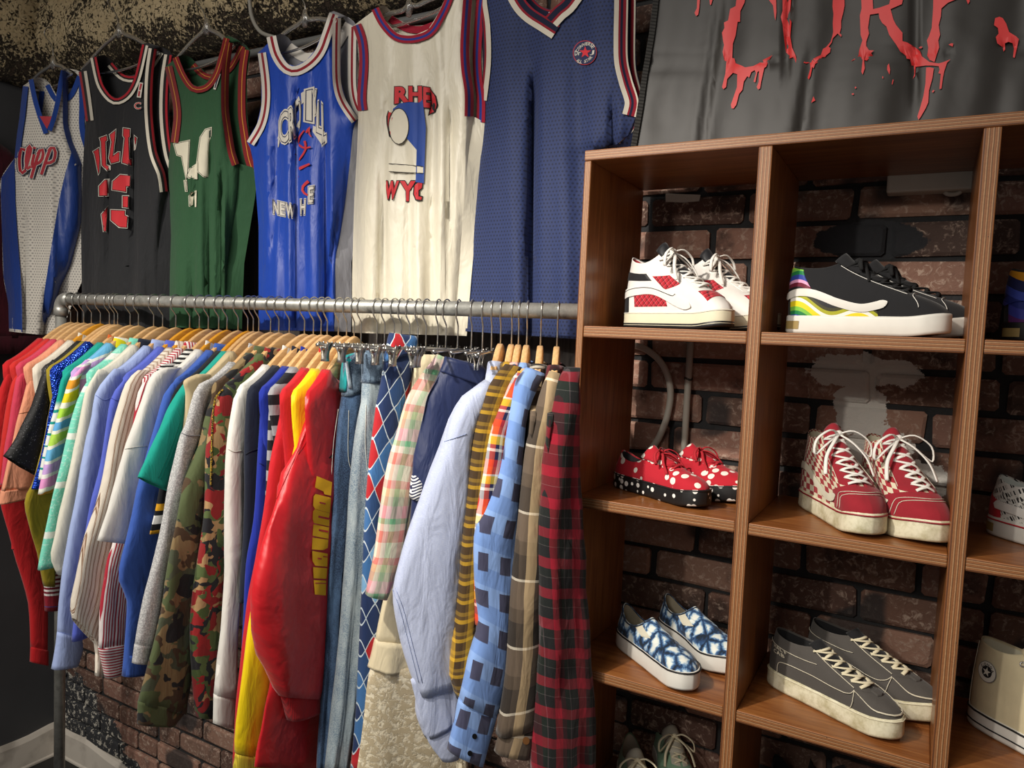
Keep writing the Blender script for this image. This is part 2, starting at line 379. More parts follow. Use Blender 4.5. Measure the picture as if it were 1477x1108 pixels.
# ---------------------------------------------------------------- clothes rail
rail = empty('clothes_rail', (at(87, 440, YR).x, YR, 0), 0, 'galvanised steel pipe clothes rail with elbow and upright, full of hanging clothes', 'clothes rail')
ZR = at(500, 441.5, YR).z; RX0 = at(88, 440, YR).x; RX1 = XP[0][0]-.006
def rp(name, mb, m, **k):
    o = mb.build(name, m, rail, **k); o.matrix_parent_inverse = Matrix.Translation(-rail.location); return o
RR = .0158
mb = MB(); mb.tube([(RX0+.03, YR, ZR), (RX0+.6, YR, ZR), (RX1-.011, YR, ZR)], RR, 24); rp('rail', mb, galv)
mb = MB(); mb.tube([(RX1-.0115, YR, ZR), (RX1-.001, YR, ZR)], RR*1.01, 24); mb.tube([(RX1-.003, YR, ZR), (RX1+.006, YR, ZR)], .005, 10)
rp('threaded_end', mb, plain('rusty_thread', '7c5d47', .8), label='rusty threaded end')
mb = MB(); P = [(RX0, YR, ZR-.052), (RX0, YR, ZR-.03)]+[(RX0+.028-.028*cos(a), YR, ZR-.028+.028*sin(a)) for a in [pi/2*k/8 for k in range(9)]]+[(RX0+.05, YR, ZR)]
mb.tube(P, [RR*1.28]*2+[RR*1.24]*10, 24); rp('elbow', mb, galv)
mb = MB(); mb.tube([(RX0, YR, 0.004), (RX0, YR, ZR-.05)], RR, 24); rp('upright', mb, galv)
mb = MB(); mb.tube([(RX0, YR, 0), (RX0, YR, .006)], .05, 24); mb.tube([(RX0, YR, .006), (RX0, YR, .03)], RR*1.2, 24); rp('foot_flange', mb, galv)
# ---------------------------------------------------------------- hangers
def hz(a, A=.195):
    t = min(1, abs(a)/A); return -.070-.128*(.55*(t*t*(3-2*t))+.45*t**1.15)
def wood(name, c1, c2):
    t = NT(name); v = t.mapv(t.ob, (60, 6, 60)); g = t.noise(v, 3, 4, .6, .4)
    t.p(Base_Color=t.ramp(g, [(.3, c1), (.7, c2)]), Roughness=.42, Normal=t.bump(g, .08, .001)); return t.m
beech = wood('varnished_beech', 'c79a63', 'dcb684'); amber = wood('amber_varnished_wood', 'c8861c', 'e0a02e')
chrome = NT('chrome_wire'); chrome.p(Base_Color='b9b7b2', Metallic=.9, Roughness=.28); chrome = chrome.m
def hook_path(drop=-.070):
    P = [(0, drop-.004), (0, -.046), (0, -.038), (-.004, -.032), (-.0145, -.0205), (-.0178, -.0145)]
    for k in range(13):
        a = radians(205-k*(205+35)/12); P.append((-0.0+.0188*cos(a), .0005+.0188*sin(a)))
    P[6:] = [(.0188*cos(radians(202-k*18.5)), .0008+.0188*sin(radians(202-k*18.5))) for k in range(13)]
    return [(0, y, z) for y, z in P]
def clean_tube(mb, P, r, n=7): mb.tube(P, r, n)
def hang_mesh(mat_):
    mb = MB(); N = 28; A = .182; rows = []
    top = [(A*(2*i/N-1), 0) for i in range(N+1)]
    for i in range(N+1):
        a = A*(2*i/N-1); t = abs(a)/A; z1 = hz(a); hh = lerp(.070, .028, sm(0, 1, t)); z0 = z1-hh
        if i in (0, N): z1 -= .006; z0 += .006
        w = lerp(.0062, .0042, sm(.45, 1, t)); b = .0018
        rows.append([(-w, a, z0+b), (-w, a, z1-b), (-w+b, a, z1), (w-b, a, z1), (w, a, z1-b), (w, a, z0+b), (w-b, a, z0), (-w+b, a, z0)])
    mb.loft(rows, True, True, True)
    return mb
HX = {}
def hookpos(px): p = at(px, 441, YR); return p.x
def wooden_hanger(px, rz, col, label):
    x = hookpos(px); r = empty('wooden_hanger', (x, YR, ZR), radians(rz), label, 'hanger', 'wooden hangers on the rail')
    hang_mesh(col).build('hanger_body', col, r)
    mb = MB(); clean_tube(mb, hook_path(), .0017); mb.build('hook', chrome, r); return r
def clip_mesh(y, z):
    mb = MB(); w = .010
    for s in (-1, 1):
        rows = []
        for k in range(8):
            t = k/7; off = .009-.006*t if t < .55 else .0057-.003*(t-.55)
            off = .011-.010*sin(min(1, t*1.15)*pi/2)+.0012; zz = z+.014-.042*t; ww = w*(1-.25*sin(t*pi))
            rows.append([(s*off, y-ww, zz), (s*(off+.0016), y-ww, zz), (s*(off+.0016), y+ww, zz), (s*off, y+ww, zz)])
        mb.loft(rows, True, True, True)
        P = [(s*.0115, y-w*.7, z+.016), (s*.0125, y-w*.9, z+.008), (s*.009, y-w*.3, z-.004), (s*.009, y+w*.3, z-.004), (s*.0125, y+w*.9, z+.008), (s*.0115, y+w*.7, z+.016)]
        mb.tube(P, .0013, 6)
    mb.tube([(0, y-w*.9, z+.002), (0, y+w*.9, z+.002)], .005, 10)
    return mb
def clip_hanger(px, rz, label, zb=-.088, span=.15, clips=(-.125, .125)):
    x = hookpos(px); r = empty('clip_hanger', (x, YR, ZR), radians(rz), label, 'hanger', 'chrome clip hangers on the rail')
    mb = MB(); clean_tube(mb, hook_path(zb), .0017); mb.build('hook', chrome, r)
    mb = MB(); mb.tube([(0, -span, zb-.002), (0, 0, zb), (0, span, zb-.002)], .0027, 8)
    mb.tube([(0, -span-.003, zb-.002), (0, -span, zb-.002)], .0042, 8); mb.build('crossbar', chrome, r)
    for y in clips: clip_mesh(y, zb-.010).build('clip', chrome, r)
    return r
import re
# ---------------------------------------------------------------- hanging clothes
def U(t): s = t.sep(t.uv); return s[0], s[1]
def ptn_stripes(axis, period, stops, slant=0):
    def f(t):
        u, v = U(t); c = (u, v)[axis]
        if slant: c = t.math('MULTIPLY_ADD', (v, u)[axis], slant, c)
        c = t.math('MULTIPLY_ADD', t.noise(t.uv, 8, 2), .006, c)
        return t.stripes(c, period, stops)
    return f
def ptn_plaid(pu, su, pv, sv, f=.5, slant=0.0, over=None):
    def g(t):
        u, v = U(t); w = t.math('MULTIPLY_ADD', t.noise(t.uv, 9, 2), .008, -.004); u = t.math('ADD', u, w)
        v2 = t.math('MULTIPLY_ADD', u, slant, t.math('ADD', v, w))
        c = t.mix(f, t.stripes(u, pu, su), t.stripes(v2, pv, sv))
        tw = t.math('FRACT', t.math('MULTIPLY', t.math('ADD', u, v), 420)); c = t.mix(t.math('MULTIPLY', t.step(tw, .4, .6), .12), c, '101010')
        return c
    return g
def ptn_camo(cols, scale=14):
    def g(t):
        vv = t.mapv(t.ob, (1, 1.4, 1.4))
        c = cols[0]
        for i, k in enumerate(cols[1:]):
            n = t.noise(t.mapv(vv, (1, 1, 1), (0, 0, 0), (i*7.3+1, i*3.1, i*5.7)), scale*(1+.12*i), 2.5, .45, .5)
            c = t.mix(t.step(n, .515+.010*i, .525+.010*i), c, k)
        return c
    return g
def denim(name, c, fade, fs=.5):
    def g(t):
        u, v = U(t); tw = t.math('FRACT', t.math('MULTIPLY', t.math('ADD', u, v), 500))
        a = t.mix(t.step(t.noise(t.mapv(t.uv, (1, .25, 1)), 22, 5, .65), .42, .72), c, fade)
        a = t.mix(t.math('MULTIPLY', t.step(t.noise(t.ob, 420, 2), .35, .65), .55), a, fade)
        return t.mix(t.math('MULTIPLY', t.step(tw, .4, .6), .18), a, '1d2430')
    return fabric(name, c, g, .9, 700, .4)
def solid(name, c, **k): return fabric(name, c, None, **k)
class Plane:
    """vertical plane of a hanging garment: local frame of an Empty at the hook"""
    def __init__(s, x, y, ang, root):
        s.o = Vector((x, y, ZR)); a = radians(ang); s.d = Vector((sin(a), -cos(a), 0)); s.n = Vector((cos(a), sin(a), 0))
        s.inv = Matrix.Translation(root.location) @ Matrix.Rotation(root.rotation_euler.z, 4, 'Z'); s.inv = s.inv.inverted()
    def az(s, px, py):
        p = atplane(px, py, s.o, s.n)-s.o; return p.dot(s.d), p.z
    def pt(s, a, n, z): return s.inv @ (s.o+s.d*a+s.n*n+Vector((0, 0, z)))
def strip(pl, L, R, th, N=26, seed=0, fold=.004, nf=26, round_top=True, lip=True, M=22, hem=0, flute=0, fl_n=3, bulge=0.0):
    """closed flat tube of cloth between two pixel polylines on plane pl -> MB"""
    la = interp([(*pl.az(*p), 0) for p in L], N); ra = interp([(*pl.az(*p), 0) for p in R], N)
    mb = MB(); rings = []; uvs = []; v = 0; prev = None; lev = []
    for i in range(N):
        c = (la[i]+ra[i])*.5; h = (la[i]-ra[i])*.5
        if prev is not None: v += (c-prev).length
        prev = c; lev.append((c, h, v))
    def ring(c, h, t, k=1.0, tk=1.0, i=0):
        out = []
        for j in range(M):
            th_ = 2*pi*j/M; x = cos(th_); y = sin(th_)
            ex = (abs(x)**.8)*(1 if x > 0 else -1); ey = (abs(y)**.7)*(1 if y > 0 else -1)
            a = c.x+h.x*ex*k; z = c.y+h.y*ex*k
            grow = sm(0, .12, t)
            nn = th*tk*ey*(1+bulge*sin(t*pi))
            f = fold*noise.noise((a*nf+seed*3.1, z*5+seed, seed*1.7+(1.5 if ey > 0 else 0)))+fold*.5*noise.noise((a*nf*2.2, z*11, seed+9))
            if flute: f += flute*sin(ex*pi*fl_n+seed)*t
            nn += f*grow
            out.append(pl.pt(a, nn, z))
        return out
    T = lev[-1][2]
    uvl = lambda h, v: [((cos(2*pi*j/M)*h.length)+.25, T-v+.01) for j in range(M)]
    if round_top:
        c, h, v = lev[0]
        rings.append(ring(c, h, 0, .86, .15)); uvs.append(uvl(h, v))
    for i, (c, h, v) in enumerate(lev):
        t = i/(N-1); tk = 1 if not round_top else lerp(.55, 1, sm(0, .1, t))
        rings.append(ring(c, h, t, 1, tk)); uvs.append(uvl(h, v))
    if lip:
        c, h, v = lev[-1]; up = Vector((lev[-4][0]-c))
        rings.append(ring(c, h, 1, .97, .86)); uvs.append(uvl(h, v))
        rings.append(ring(c+up*.8, h, 1, .9, .7)); uvs.append(uvl(h, v-.01))
    mb.loft(rings, True, True, True, uvs=uvs)
    return mb
def torso(A, T, zlen, seed, neck=.068, fold=.006, taper=.9, top=.008, flat=False):
    """the body of a garment draped over its hanger, local frame (x thickness, -y to the viewer)"""
    mb = MB(); NA = 30; NZ = 22; rings = []; uvs = []
    def ztop(a):
        if abs(a) < neck: return hz(neck)-.004-.034*(1-(a/neck)**2)
        return hz(min(abs(a), .195))+top-max(0, abs(a)-.195)*1.2
    for j in range(-1, NZ+1):
        t = max(0, j)/NZ; ring = []; uv = []
        for side in (1, -1):
            for i in range(NA):
                u = (2*i/NA-1)*side; a0 = A*u
                k = lerp(1, taper, sm(0, .35, t)); a = a0*k
                z = lerp(ztop(a0), -zlen, t**1.0)
                th = T*max(0, 1-abs(u)**3)**.5*lerp(.66, 1, sm(0, .14, t)) if j >= 0 else 0
                f = fold*sm(.05, .4, t)*(noise.noise((a*20+seed, z*3, seed*2.3+side))+.5*noise.noise((a*45, z*7, seed)))
                edge = max(0, 1-abs(u)**4)
                ring.append((side*th+f*edge, -a, z)); uv.append((a+.3, z+2))
        rings.append(ring); uvs.append(uv)
    mb.loft(rings, True, uvs=uvs); return mb
def shirt_collar(rx=.074, rn=.021, z0=None, hgt=.026, fall=.036):
    mb = MB(); z0 = hz(.07)-.024 if z0 is None else z0; M = 30; rings = []; uvs = []
    for k, (dz, s) in enumerate(((0, 1.0), (hgt*.6, .95), (hgt, .97), (hgt+.003, 1.03), (hgt-.006, 1.10), (hgt-fall*.6, 1.2), (hgt-fall, 1.26), (hgt-fall-.001, 1.22), (hgt-fall*.5, 1.12))):
        ring = []; uv = []
        for j in range(M):
            a = 2*pi*j/M; n = rn*sin(a)*s; y = rx*cos(a)*lerp(1, s, .55)
            ring.append((n, y, z0+dz-.012*(1-abs(cos(a)))+(-.008*abs(sin(a)) if k > 4 else 0))); uv.append((y+.3, z0+dz+1))
        rings.append(ring); uvs.append(uv)
    mb.loft(rings, True, uvs=uvs); return mb
def rib_band(rx=.07, rn=.012, z0=None, h=.016):
    mb = MB(); z0 = hz(.07)-.006 if z0 is None else z0; rings = []; M = 28
    for dz, s in ((0, 1.04), (h, 1), (h, .95), (0, .98)):
        rings.append([(rn*sin(2*pi*j/M)*s, rx*cos(2*pi*j/M)*s, z0+dz+.02*abs(cos(2*pi*j/M))**2-.02) for j in range(M)])
    mb.loft(rings, True); return mb
GAR = []
def garment(name, label, cat, h, m, L, R=None, w=.06, rz=5, ang=None, th=.012, zlen=.74, A=.203, T=.017, neck=None, collar=None, rib=None, cuff=None, group=None, fold=.004, hanger=None, hlabel=None, sleeve2=True, nf=26, flute=0, cm=None, taper=.88, torso_=True, N=26, bulge=0., seed=None, sname='sleeve', off=.19, fl_n=3, wood_=True):
    x = hookpos(h); seed = seed if seed is not None else len(GAR)*1.37+.5
    root = empty(name, (x, YR, ZR), radians(rz), label, cat, group); GAR.append(root)
    if ang is None: pl = Plane(x, YR, rz, root)
    else: a = radians(rz); pl = Plane(x+off*sin(a), YR-off*cos(a), ang, root)
    if torso_: torso(A, T, zlen, seed, neck or (.088 if (collar or h < 380) else .118), taper=taper).build('body', m, root)
    if L:
        if R is None:
            R = []
            for p in L:
                a, z = pl.az(*p); q = pl.o+pl.d*(a-w)+Vector((0, 0, z))
                v = q-Vector((0, 0, OZ)); dd = v.dot(CF); R.append((W/2+F*v.dot(CR)/dd, H/2-F*v.dot(CU)/dd))
        strip(pl, L, R, th, N, seed, fold, nf, flute=flute, bulge=bulge, fl_n=fl_n).build(sname, m, root)
        aa = [pl.az(*p)[0] for p in L]
        if max(aa) > .36 or min(aa) < -.05: print('RANGE', label, [round(q, 2) for q in aa])
    if sleeve2 and L:
        pz = Plane(x, YR, rz, root); mb = MB(); rings = []; zz = [pl.az(*p)[1] for p in L]; z1 = min(zz)
        for k in range(14):
            t = k/13; z = lerp(-.2, z1, t); c = lerp(-.185, -.205, t); rings.append([pz.pt(c+.04*cos(q), .011*sin(q)*lerp(.5, 1, sm(0, .2, t))+.003*noise.noise((q, z*9, seed)), z) for q in [2*pi*j/14 for j in range(14)]])
        mb.loft(rings, True, True, True, uvs=[[(.25+.04*cos(2*pi*j/14), 2+rings[k][0].z) for j in range(14)] for k in range(14)]); mb.build(sname, m, root)
    if collar: shirt_collar().build('collar', collar, root)
    if rib: rib_band().build('neck_band', rib, root)
    if cuff:
        cL, cR, cmat = cuff[:3]; strip(pl, cL, cR, th*(cuff[3] if len(cuff) > 3 else 1.1), 8, seed+3, .0015, 60, round_top=False).build('cuff', cmat or m, root)
    root_pl[root.name] = pl
    if wood_:
        short = re.split(r', | with | between | beside | behind | next | right of | left of | hanging | against | in front', label)[0]
        wooden_hanger(h, rz, amber if h in (145, 274, 288, 328, 358) else beech, 'wooden hanger carrying the '+short)
    return root
root_pl = {}
def extra(root, name, L, R, m, th=.012, N=20, seed=3, fold=.003, dn=0.0, label=None, **k):
    pl = root_pl[root.name]
    if dn:
        import copy; pl = copy.copy(pl); pl.o = pl.o+pl.n*dn
    return strip(pl, L, R, th, N, seed, fold, **k).build(name, m, root, label=label)
# --- cloths
red = solid('red_cotton', 'c41f24'); red2 = solid('tomato_red_cotton', 'cf2f2b'); rose = solid('rose_cotton', 'd0425c'); peach = solid('peach_gauze', 'e89d7c', wr=.7)
cream = solid('cream_cotton', 'ded6c6'); blackl = NT('black_lace')
n = blackl.voro(blackl.ob, 55); bl = blackl.step(n, .2, .26); sp = blackl.step(blackl.noise(blackl.ob, 240, 1), .68, .7)
blackl.p(Base_Color=blackl.mix(sp, blackl.mix(blackl.math('MULTIPLY', bl, .6), '1e1e21', '0c0c0d'), '6d6d72'), Roughness=.7, Normal=blackl.bump(bl, .6, .002)); blackl = blackl.m
seq = NT('blue_sequins'); vc = seq.voro(seq.ob, 210, out='Color'); vd = seq.voro(seq.ob, 210)
seq.p(Base_Color=seq.mix(seq.sep(vc)[0], '1130a0', '2f62ee'), Roughness=.22, Metallic=.55, Normal=seq.bump(vd, .9, .004)); seq = seq.m
teal = solid('teal_jersey', '19a493'); orange = solid('rust_orange', 'd3622a')
tealw = fabric('teal_white_print', 'ffffff', lambda t: t.mix(t.step(U(t)[1], .20, .22), t.stripes(t.math('MULTIPLY_ADD', t.noise(t.uv, 30, 2), .02, U(t)[1]), .03, [(0, 'e9ece6'), (.55, '1d9c90'), (.75, 'e9ece6')]), '19a493'))
def pastel_p(t):
    u, v = U(t); c = t.math('MULTIPLY_ADD', t.noise(t.uv, 22, 2), .028, t.math('MULTIPLY_ADD', u, .35, v))
    cols = ['62abe0', 'eeeede', 'aede4a', 'eeeede', 'e8d820', 'eeeede', 'f0a030', 'eeeede', 'e79ad0', 'f0ecea', 'c9a4e0', 'eeeeea', '6fb9e6', 'eeeede', 'b4de55', 'eeeede']
    st = []; p = 0
    for i, k in enumerate(cols): st.append((p, k)); p += (.088 if i % 2 == 0 else .037)
    return t.stripes(c, .30, st, .06)
pastel = fabric('pastel_abstract_print', 'ffffff', pastel_p)
def mint_p(t):
    u, v = U(t); s = t.stripes(v, .125, [(0, '7fdcc4'), (.8, 'e9efe6'), (.93, '7fdcc4')], .1); return t.mix(t.math('MULTIPLY', t.step(t.noise(t.uv, 160, 2), .55, .6), .25), s, 'ffffff')
mint = fabric('mint_broad_stripe', 'ffffff', mint_p); ecru = solid('ecru_linen', 'e2dfcf'); lblue = solid('light_blue_oxford', 'a6b8e6', weave=600); peri = solid('periwinkle_cotton', '5a6ad0')
bst = fabric('brown_striped_cotton', 'ffffff', ptn_stripes(0, .0105, [(0, 'e6dccd'), (.42, '8d6d55'), (.52, 'd9c2b0'), (.62, '8d6d55'), (.72, 'e6dccd')], .02)); rst = fabric('red_striped_cotton', 'ffffff', ptn_stripes(0, .0068, [(0, 'efe6e4'), (.55, 'b5283b')], .02)); rsth = fabric('red_striped_cuff', 'ffffff', ptn_stripes(1, .0068, [(0, 'efe6e4'), (.55, 'b5283b')]))
bws = fabric('black_white_stripe', 'ffffff', ptn_stripes(1, .011, [(0, 'ecebe6'), (.5, '17171a')])); waffle = solid('white_waffle_cotton', 'e6e4de', weave=420, wr=.35)
chore = solid('cobalt_twill', '3f63bb', weave=500); ringer = fabric('black_ringer', 'x', lambda t: t.mix(t.step(U(t)[1], .078, .08), t.stripes(U(t)[1], .09, [(0, 'dca11f'), (.2, '141519'), (.36, 'e8e8e4'), (.58, '141519'), (.7, 'dca11f'), (.93, '141519')]), '191b20')); khaki = solid('khaki_twill', 'cdbb94')
grey = fabric('heather_grey_fleece', 'x', lambda t: t.mix(t.step(t.noise(t.ob, 330, 2), .42, .62), 'a9a9aa', 'd0d0cf')); wht = solid('off_white_fleece', 'e4e2db'); navy = solid('navy_fleece', '1c2233'); royal = solid('royal_blue_fleece', '1c2f98')
camo1 = fabric('woodland_camouflage', 'x', ptn_camo(['8a7552', '4d5340', '242426', '4f3d2c', '56613f'], 10), weave=500); camo2 = fabric('red_camouflage', 'x', ptn_camo(['ac8a60', '47582f', '9a2426', '232327', '55653a', '8d2224'], 12), weave=500)
gst = fabric('grey_black_band', 'x', ptn_stripes(1, .045, [(0, '9a9a9e'), (.5, '1a1b22')])); redf = solid('red_fleece', 'c01d27'); yel = solid('yellow_nylon', 'f2d20c', rough=.55, wr=.5); satin = solid('red_satin', 'c8131f', rough=.42, spec=.5, wr=.75, wrot=1.0, wsc=15); satr = fabric('red_rib', 'x', ptn_stripes(0, .004, [(0, 'b5121d'), (.5, '8d0e17')]))
yrib = fabric('yellow_rib', 'x', ptn_stripes(0, .004, [(0, 'd9c23a'), (.5, 'b8a42e')])); olive = solid('olive_yellow_knit', '9c8a24'); mar = fabric('maroon_white_stripe', 'x', lambda t: t.mix(t.step(U(t)[1], .055, .057), t.stripes(U(t)[1], .05, [(0, '8c1b2c'), (.45, '4a4a90'), (.5, '8c1b2c')]), t.mix(t.step(U(t)[1], .28, .285), t.stripes(U(t)[1], .0125, [(0, '7c1c2e'), (.5, 'eae4e0')]), 'e0d8c8')))
chamb = fabric('chambray', 'x', lambda t: t.mix(t.noise(t.mapv(t.uv, (1, 6, 1)), 260, 2), '8d9bc6', 'd3d9e8'), weave=500, wr=.6)
yplaid = fabric('mustard_plaid_flannel', 'x', ptn_plaid(.026, [(0, '3d2c18'), (.42, 'd6a62a'), (.8, '6a5024')], .034, [(0, '46331c'), (.42, 'd8a928'), (.62, '5f4722'), (.8, '9c7a2a')], .5, .1))
mplaid = fabric('red_yellow_navy_plaid', 'x', ptn_plaid(.034, [(0, 'd92f2f'), (.3, 'e8e4e0'), (.42, '1c2148'), (.6, 'e85a28'), (.85, 'e8e4e0')], .07, [(0, 'd83028'), (.18, '23264f'), (.38, 'e8e6e0'), (.45, '262a55'), (.55, 'e3c933'), (.75, 'ece6da'), (.8, 'e0502a')], .55, .2))
bplaid = fabric('blue_check_flannel', 'x', lambda t: t.mix(t.math('MULTIPLY', t.step(t.math('FRACT', t.math('MULTIPLY_ADD', U(t)[0], 24, 20)), .46, .5), t.step(t.math('FRACT', t.math('MULTIPLY_ADD', t.math('MULTIPLY_ADD', U(t)[0], .15, U(t)[1]), 15, 20)), .50, .53)), t.mix(t.step(t.math('FRACT', t.math('MULTIPLY_ADD', U(t)[1], 15, 20)), .50, .53), '86a6dc', '7394cf'), '43445c')); brplaid = fabric('brown_tan_plaid', 'x', ptn_plaid(.055, [(0, '3c332c'), (.5, 'dcbf92'), (.78, '5e5145')], .12, [(0, '6e5e4e'), (.40, 'f0e6d2'), (.44, '1d1916'), (.80, '544739')], .5)); rtart = fabric('red_black_tartan', 'x', ptn_plaid(.046, [(0, '8c1024'), (.34, '17181a'), (.66, '55494c'), (.69, '16211b'), (.84, '43101a')], .056, [(0, '98122a'), (.34, '141517'), (.7, '5c5856'), (.72, '121b16')], .5, .15))
jean1 = denim('dark_denim', '2c3c58', '5f7fa6'); jean2 = denim('faded_denim', '74899b', 'c6d3d4')
def argyle_p(t):
    u, v = U(t); a = t.math('FRACT', t.math('MULTIPLY_ADD', u, 30, t.math('MULTIPLY', v, 14))); b = t.math('FRACT', t.math('MULTIPLY_ADD', u, 30, t.math('MULTIPLY', v, -14)))
    fa = t.math('FLOOR', t.math('MULTIPLY_ADD', u, 30, t.math('MULTIPLY', v, 14))); fb = t.math('FLOOR', t.math('MULTIPLY_ADD', u, 30, t.math('MULTIPLY', v, -14)))
    wn = t.n('TexWhiteNoise', noise_dimensions='2D'); t.set(wn.inputs['Vector'], t.comb(fa, fb)); c = t.ramp(wn.outputs[0], [(0, '24365f'), (.3, '3f6fa6'), (.52, '7fb0d8'), (.66, 'b5262e'), (.82, '2c4a78')], 'CONSTANT')
    ln = t.math('MINIMUM', t.math('MINIMUM', a, t.math('SUBTRACT', 1, a)), t.math('MINIMUM', b, t.math('SUBTRACT', 1, b))); return t.mix(t.step(ln, .035, .025), c, 'c6d4dc')
argyle = fabric('argyle_twill', 'x', argyle_p)
madras = fabric('pastel_madras', 'x', ptn_plaid(.07, [(0, 'e9e2cf'), (.3, 'e8a0a0'), (.45, 'e9e2cf'), (.6, '8fc79a'), (.75, 'd8c6c0'), (.9, 'd06a60')], .16, [(0, 'e6dfc8'), (.2, 'e08a7c'), (.36, 'eadfcc'), (.45, '6ab88a'), (.52, 'e2b0bc'), (.68, 'b8bda0'), (.8, 'd9d0a0'), (.9, 'e58f84')], .55, .25))
navyn = solid('navy_nylon', '1e2a52', rough=.5, wr=.6, spec=.4); lace = NT('ivory_lace'); lv = lace.voro(lace.uv, 130); lm = lace.step(lace.noise(lace.uv, 70, 4, .7, .6), .46, .58)
lace.p(Base_Color=lace.mix(lm, 'c9b998', 'efe4c8'), Roughness=.85, Normal=lace.bump(lace.math('MULTIPLY', lm, lv), .6, .0018)); lace = lace.m; ivory = solid('ivory_satin', 'eadcb8', rough=.5, spec=.45)
LONG = 'long sleeve shirts on wooden hangers'
g = []
def G(*a, **k): g.append(garment(*a, **k)); return g[-1]
G('long_sleeve_shirt', 'bright red long sleeve shirt, first garment at the elbow end of the rail', 'shirt', 102, red, [(16, 528), (0, 562), (-8, 640), (2, 730), (15, 778), (24, 810), (41, 868), (45, 935)], [(40, 528), (30, 562), (35, 640), (52, 730), (62, 778), (66, 830), (68, 890), (68, 940)], cuff=([(45, 933), (44, 955)], [(69, 938), (69, 960)], red))
G('cotton_shirt', 'tomato red shirt between the bright red shirt and the rose shirt', 'shirt', 112, red2, [(27, 530), (14, 562), (6, 610), (0, 660), (-6, 705)], w=.07, zlen=.50)
G('cotton_shirt', 'rose pink shirt between the tomato red and the peach garments', 'shirt', 121, rose, [(38, 528), (24, 548), (13, 613), (7, 650), (1, 700)], w=.07, zlen=.50)
G('gauze_blouse', 'peach short sleeve blouse with a wide gathered sleeve hem', 'blouse', 132, peach, [(52, 530), (42, 548), (34, 575), (25, 605), (19, 635), (8, 680), (2, 708)], [(80, 530), (76, 548), (72, 575), (68, 605), (64, 635), (60, 680), (54, 702)], th=.014, flute=.004, fl_n=5, zlen=.52, cuff=([(2, 708), (-2, 728)], [(54, 700), (55, 714)], peach, 1.25))
G('striped_polo', 'maroon and white striped polo, its striped sleeve showing below the pastel shirt', 'polo shirt', 145, mar, [(64, 545), (60, 600), (58, 680), (60, 740), (63, 800), (66, 882)], [(90, 545), (90, 600), (90, 680), (90, 740), (90, 800), (88, 880)], th=.010, rib=cream)
G('lace_top', 'black lace top with a flared sequinned sleeve', 'top', 158, blackl, [(76, 519), (63, 540), (54, 564), (45, 589), (24, 631), (6, 658)], [(96, 519), (86, 540), (78, 564), (70, 589), (62, 640), (52, 686)], th=.015, flute=.003)
G('knit_top', 'olive yellow knit top hanging low between the black lace and the pastel garments', 'top', 165, olive, [(80, 530), (70, 600), (50, 690), (36, 722), (42, 760), (54, 800), (64, 846)], [(100, 530), (96, 600), (90, 690), (86, 722), (84, 760), (80, 800), (78, 846)], th=.010)
G('sequin_top', 'bright blue sequin top, a thin glittering strip beside the black lace', 'top', 170, seq, [(95, 521), (84, 545), (73, 583), (66, 625), (58, 665), (46, 706)], w=.04, th=.009)
G('graphic_tee', 'teal tee with a rust orange neck and a white printed sleeve', 't-shirt', 188, tealw, [(110, 521), (91, 543), (84, 570), (78, 595), (73, 613), (64, 650), (56, 692)], w=.06, rib=orange, th=.010)
G('print_shirt', 'pastel shirt with wavy blocks of yellow, lime, blue and pink', 'shirt', 200, pastel, [(124, 519), (106, 540), (96, 564), (85, 598), (78, 619), (69, 650), (61, 686), (55, 714)], [(140, 519), (116, 540), (112, 564), (106, 598), (101, 619), (91, 650), (83, 686), (79, 708)], collar=pastel, th=.012)
G('broad_striped_shirt', 'mint green shirt with broad white stripes', 'shirt', 222, mint, [(141, 530), (123, 557), (114, 575), (106, 600), (100, 625), (89, 670), (79, 708), (68, 756), (56, 823)], w=.065, collar=mint)
G('linen_shirt', 'ecru shirt between the mint striped and the light blue shirts', 'shirt', 235, ecru, [(142, 533), (126, 560), (120, 585), (113, 625), (105, 662), (92, 717), (80, 775), (74, 805), (84, 830)], w=.07, collar=navy)
G('dress_shirt', 'light blue button cuff shirt with the cuff hanging lowest', 'shirt', 254, lblue, [(165, 532), (146, 555), (138, 570), (133, 601), (125, 637), (113, 703), (99, 774), (88, 840), (84, 915)], [(190, 532), (180, 555), (170, 570), (165, 601), (160, 637), (150, 703), (138, 774), (126, 850), (116, 925)], th=.014, collar=lblue, cuff=([(84, 912), (82, 930), (76, 966)], [(117, 922), (118, 938), (111, 960)], lblue, 1.1))
G('dress_shirt', 'periwinkle blue shirt next to the light blue one', 'shirt', 274, peri, [(186, 540), (168, 562), (160, 580), (152, 625), (144, 680), (131, 730), (119, 800), (110, 870), (104, 926)], w=.085, collar=peri)
G('striped_shirt', 'beige shirt with brown pinstripes and an open hanging cuff', 'shirt', 288, bst, [(200, 534), (185, 549), (174, 581), (162, 627), (145, 711), (124, 774), (112, 830), (103, 872), (106, 892)], [(228, 534), (214, 555), (205, 590), (196, 630), (182, 711), (172, 774), (165, 830), (160, 890), (140, 930)], th=.016, collar=bst, cuff=([(104, 886), (136, 926), (138, 975)], [(150, 900), (150, 930), (150, 976)], bst, .5))
G('striped_shirt', 'white shirt with thin red stripes and a cross striped cuff', 'shirt', 301, rst, [(215, 540), (203, 560), (196, 590), (188, 650), (178, 720), (165, 780), (155, 812), (147, 860), (143, 935)], [(240, 540), (232, 560), (222, 600), (216, 650), (208, 720), (196, 780), (187, 830), (184, 870), (180, 930)], collar=rst, cuff=([(143, 934), (153, 979)], [(181, 928), (179, 970)], rsth, 1.2))
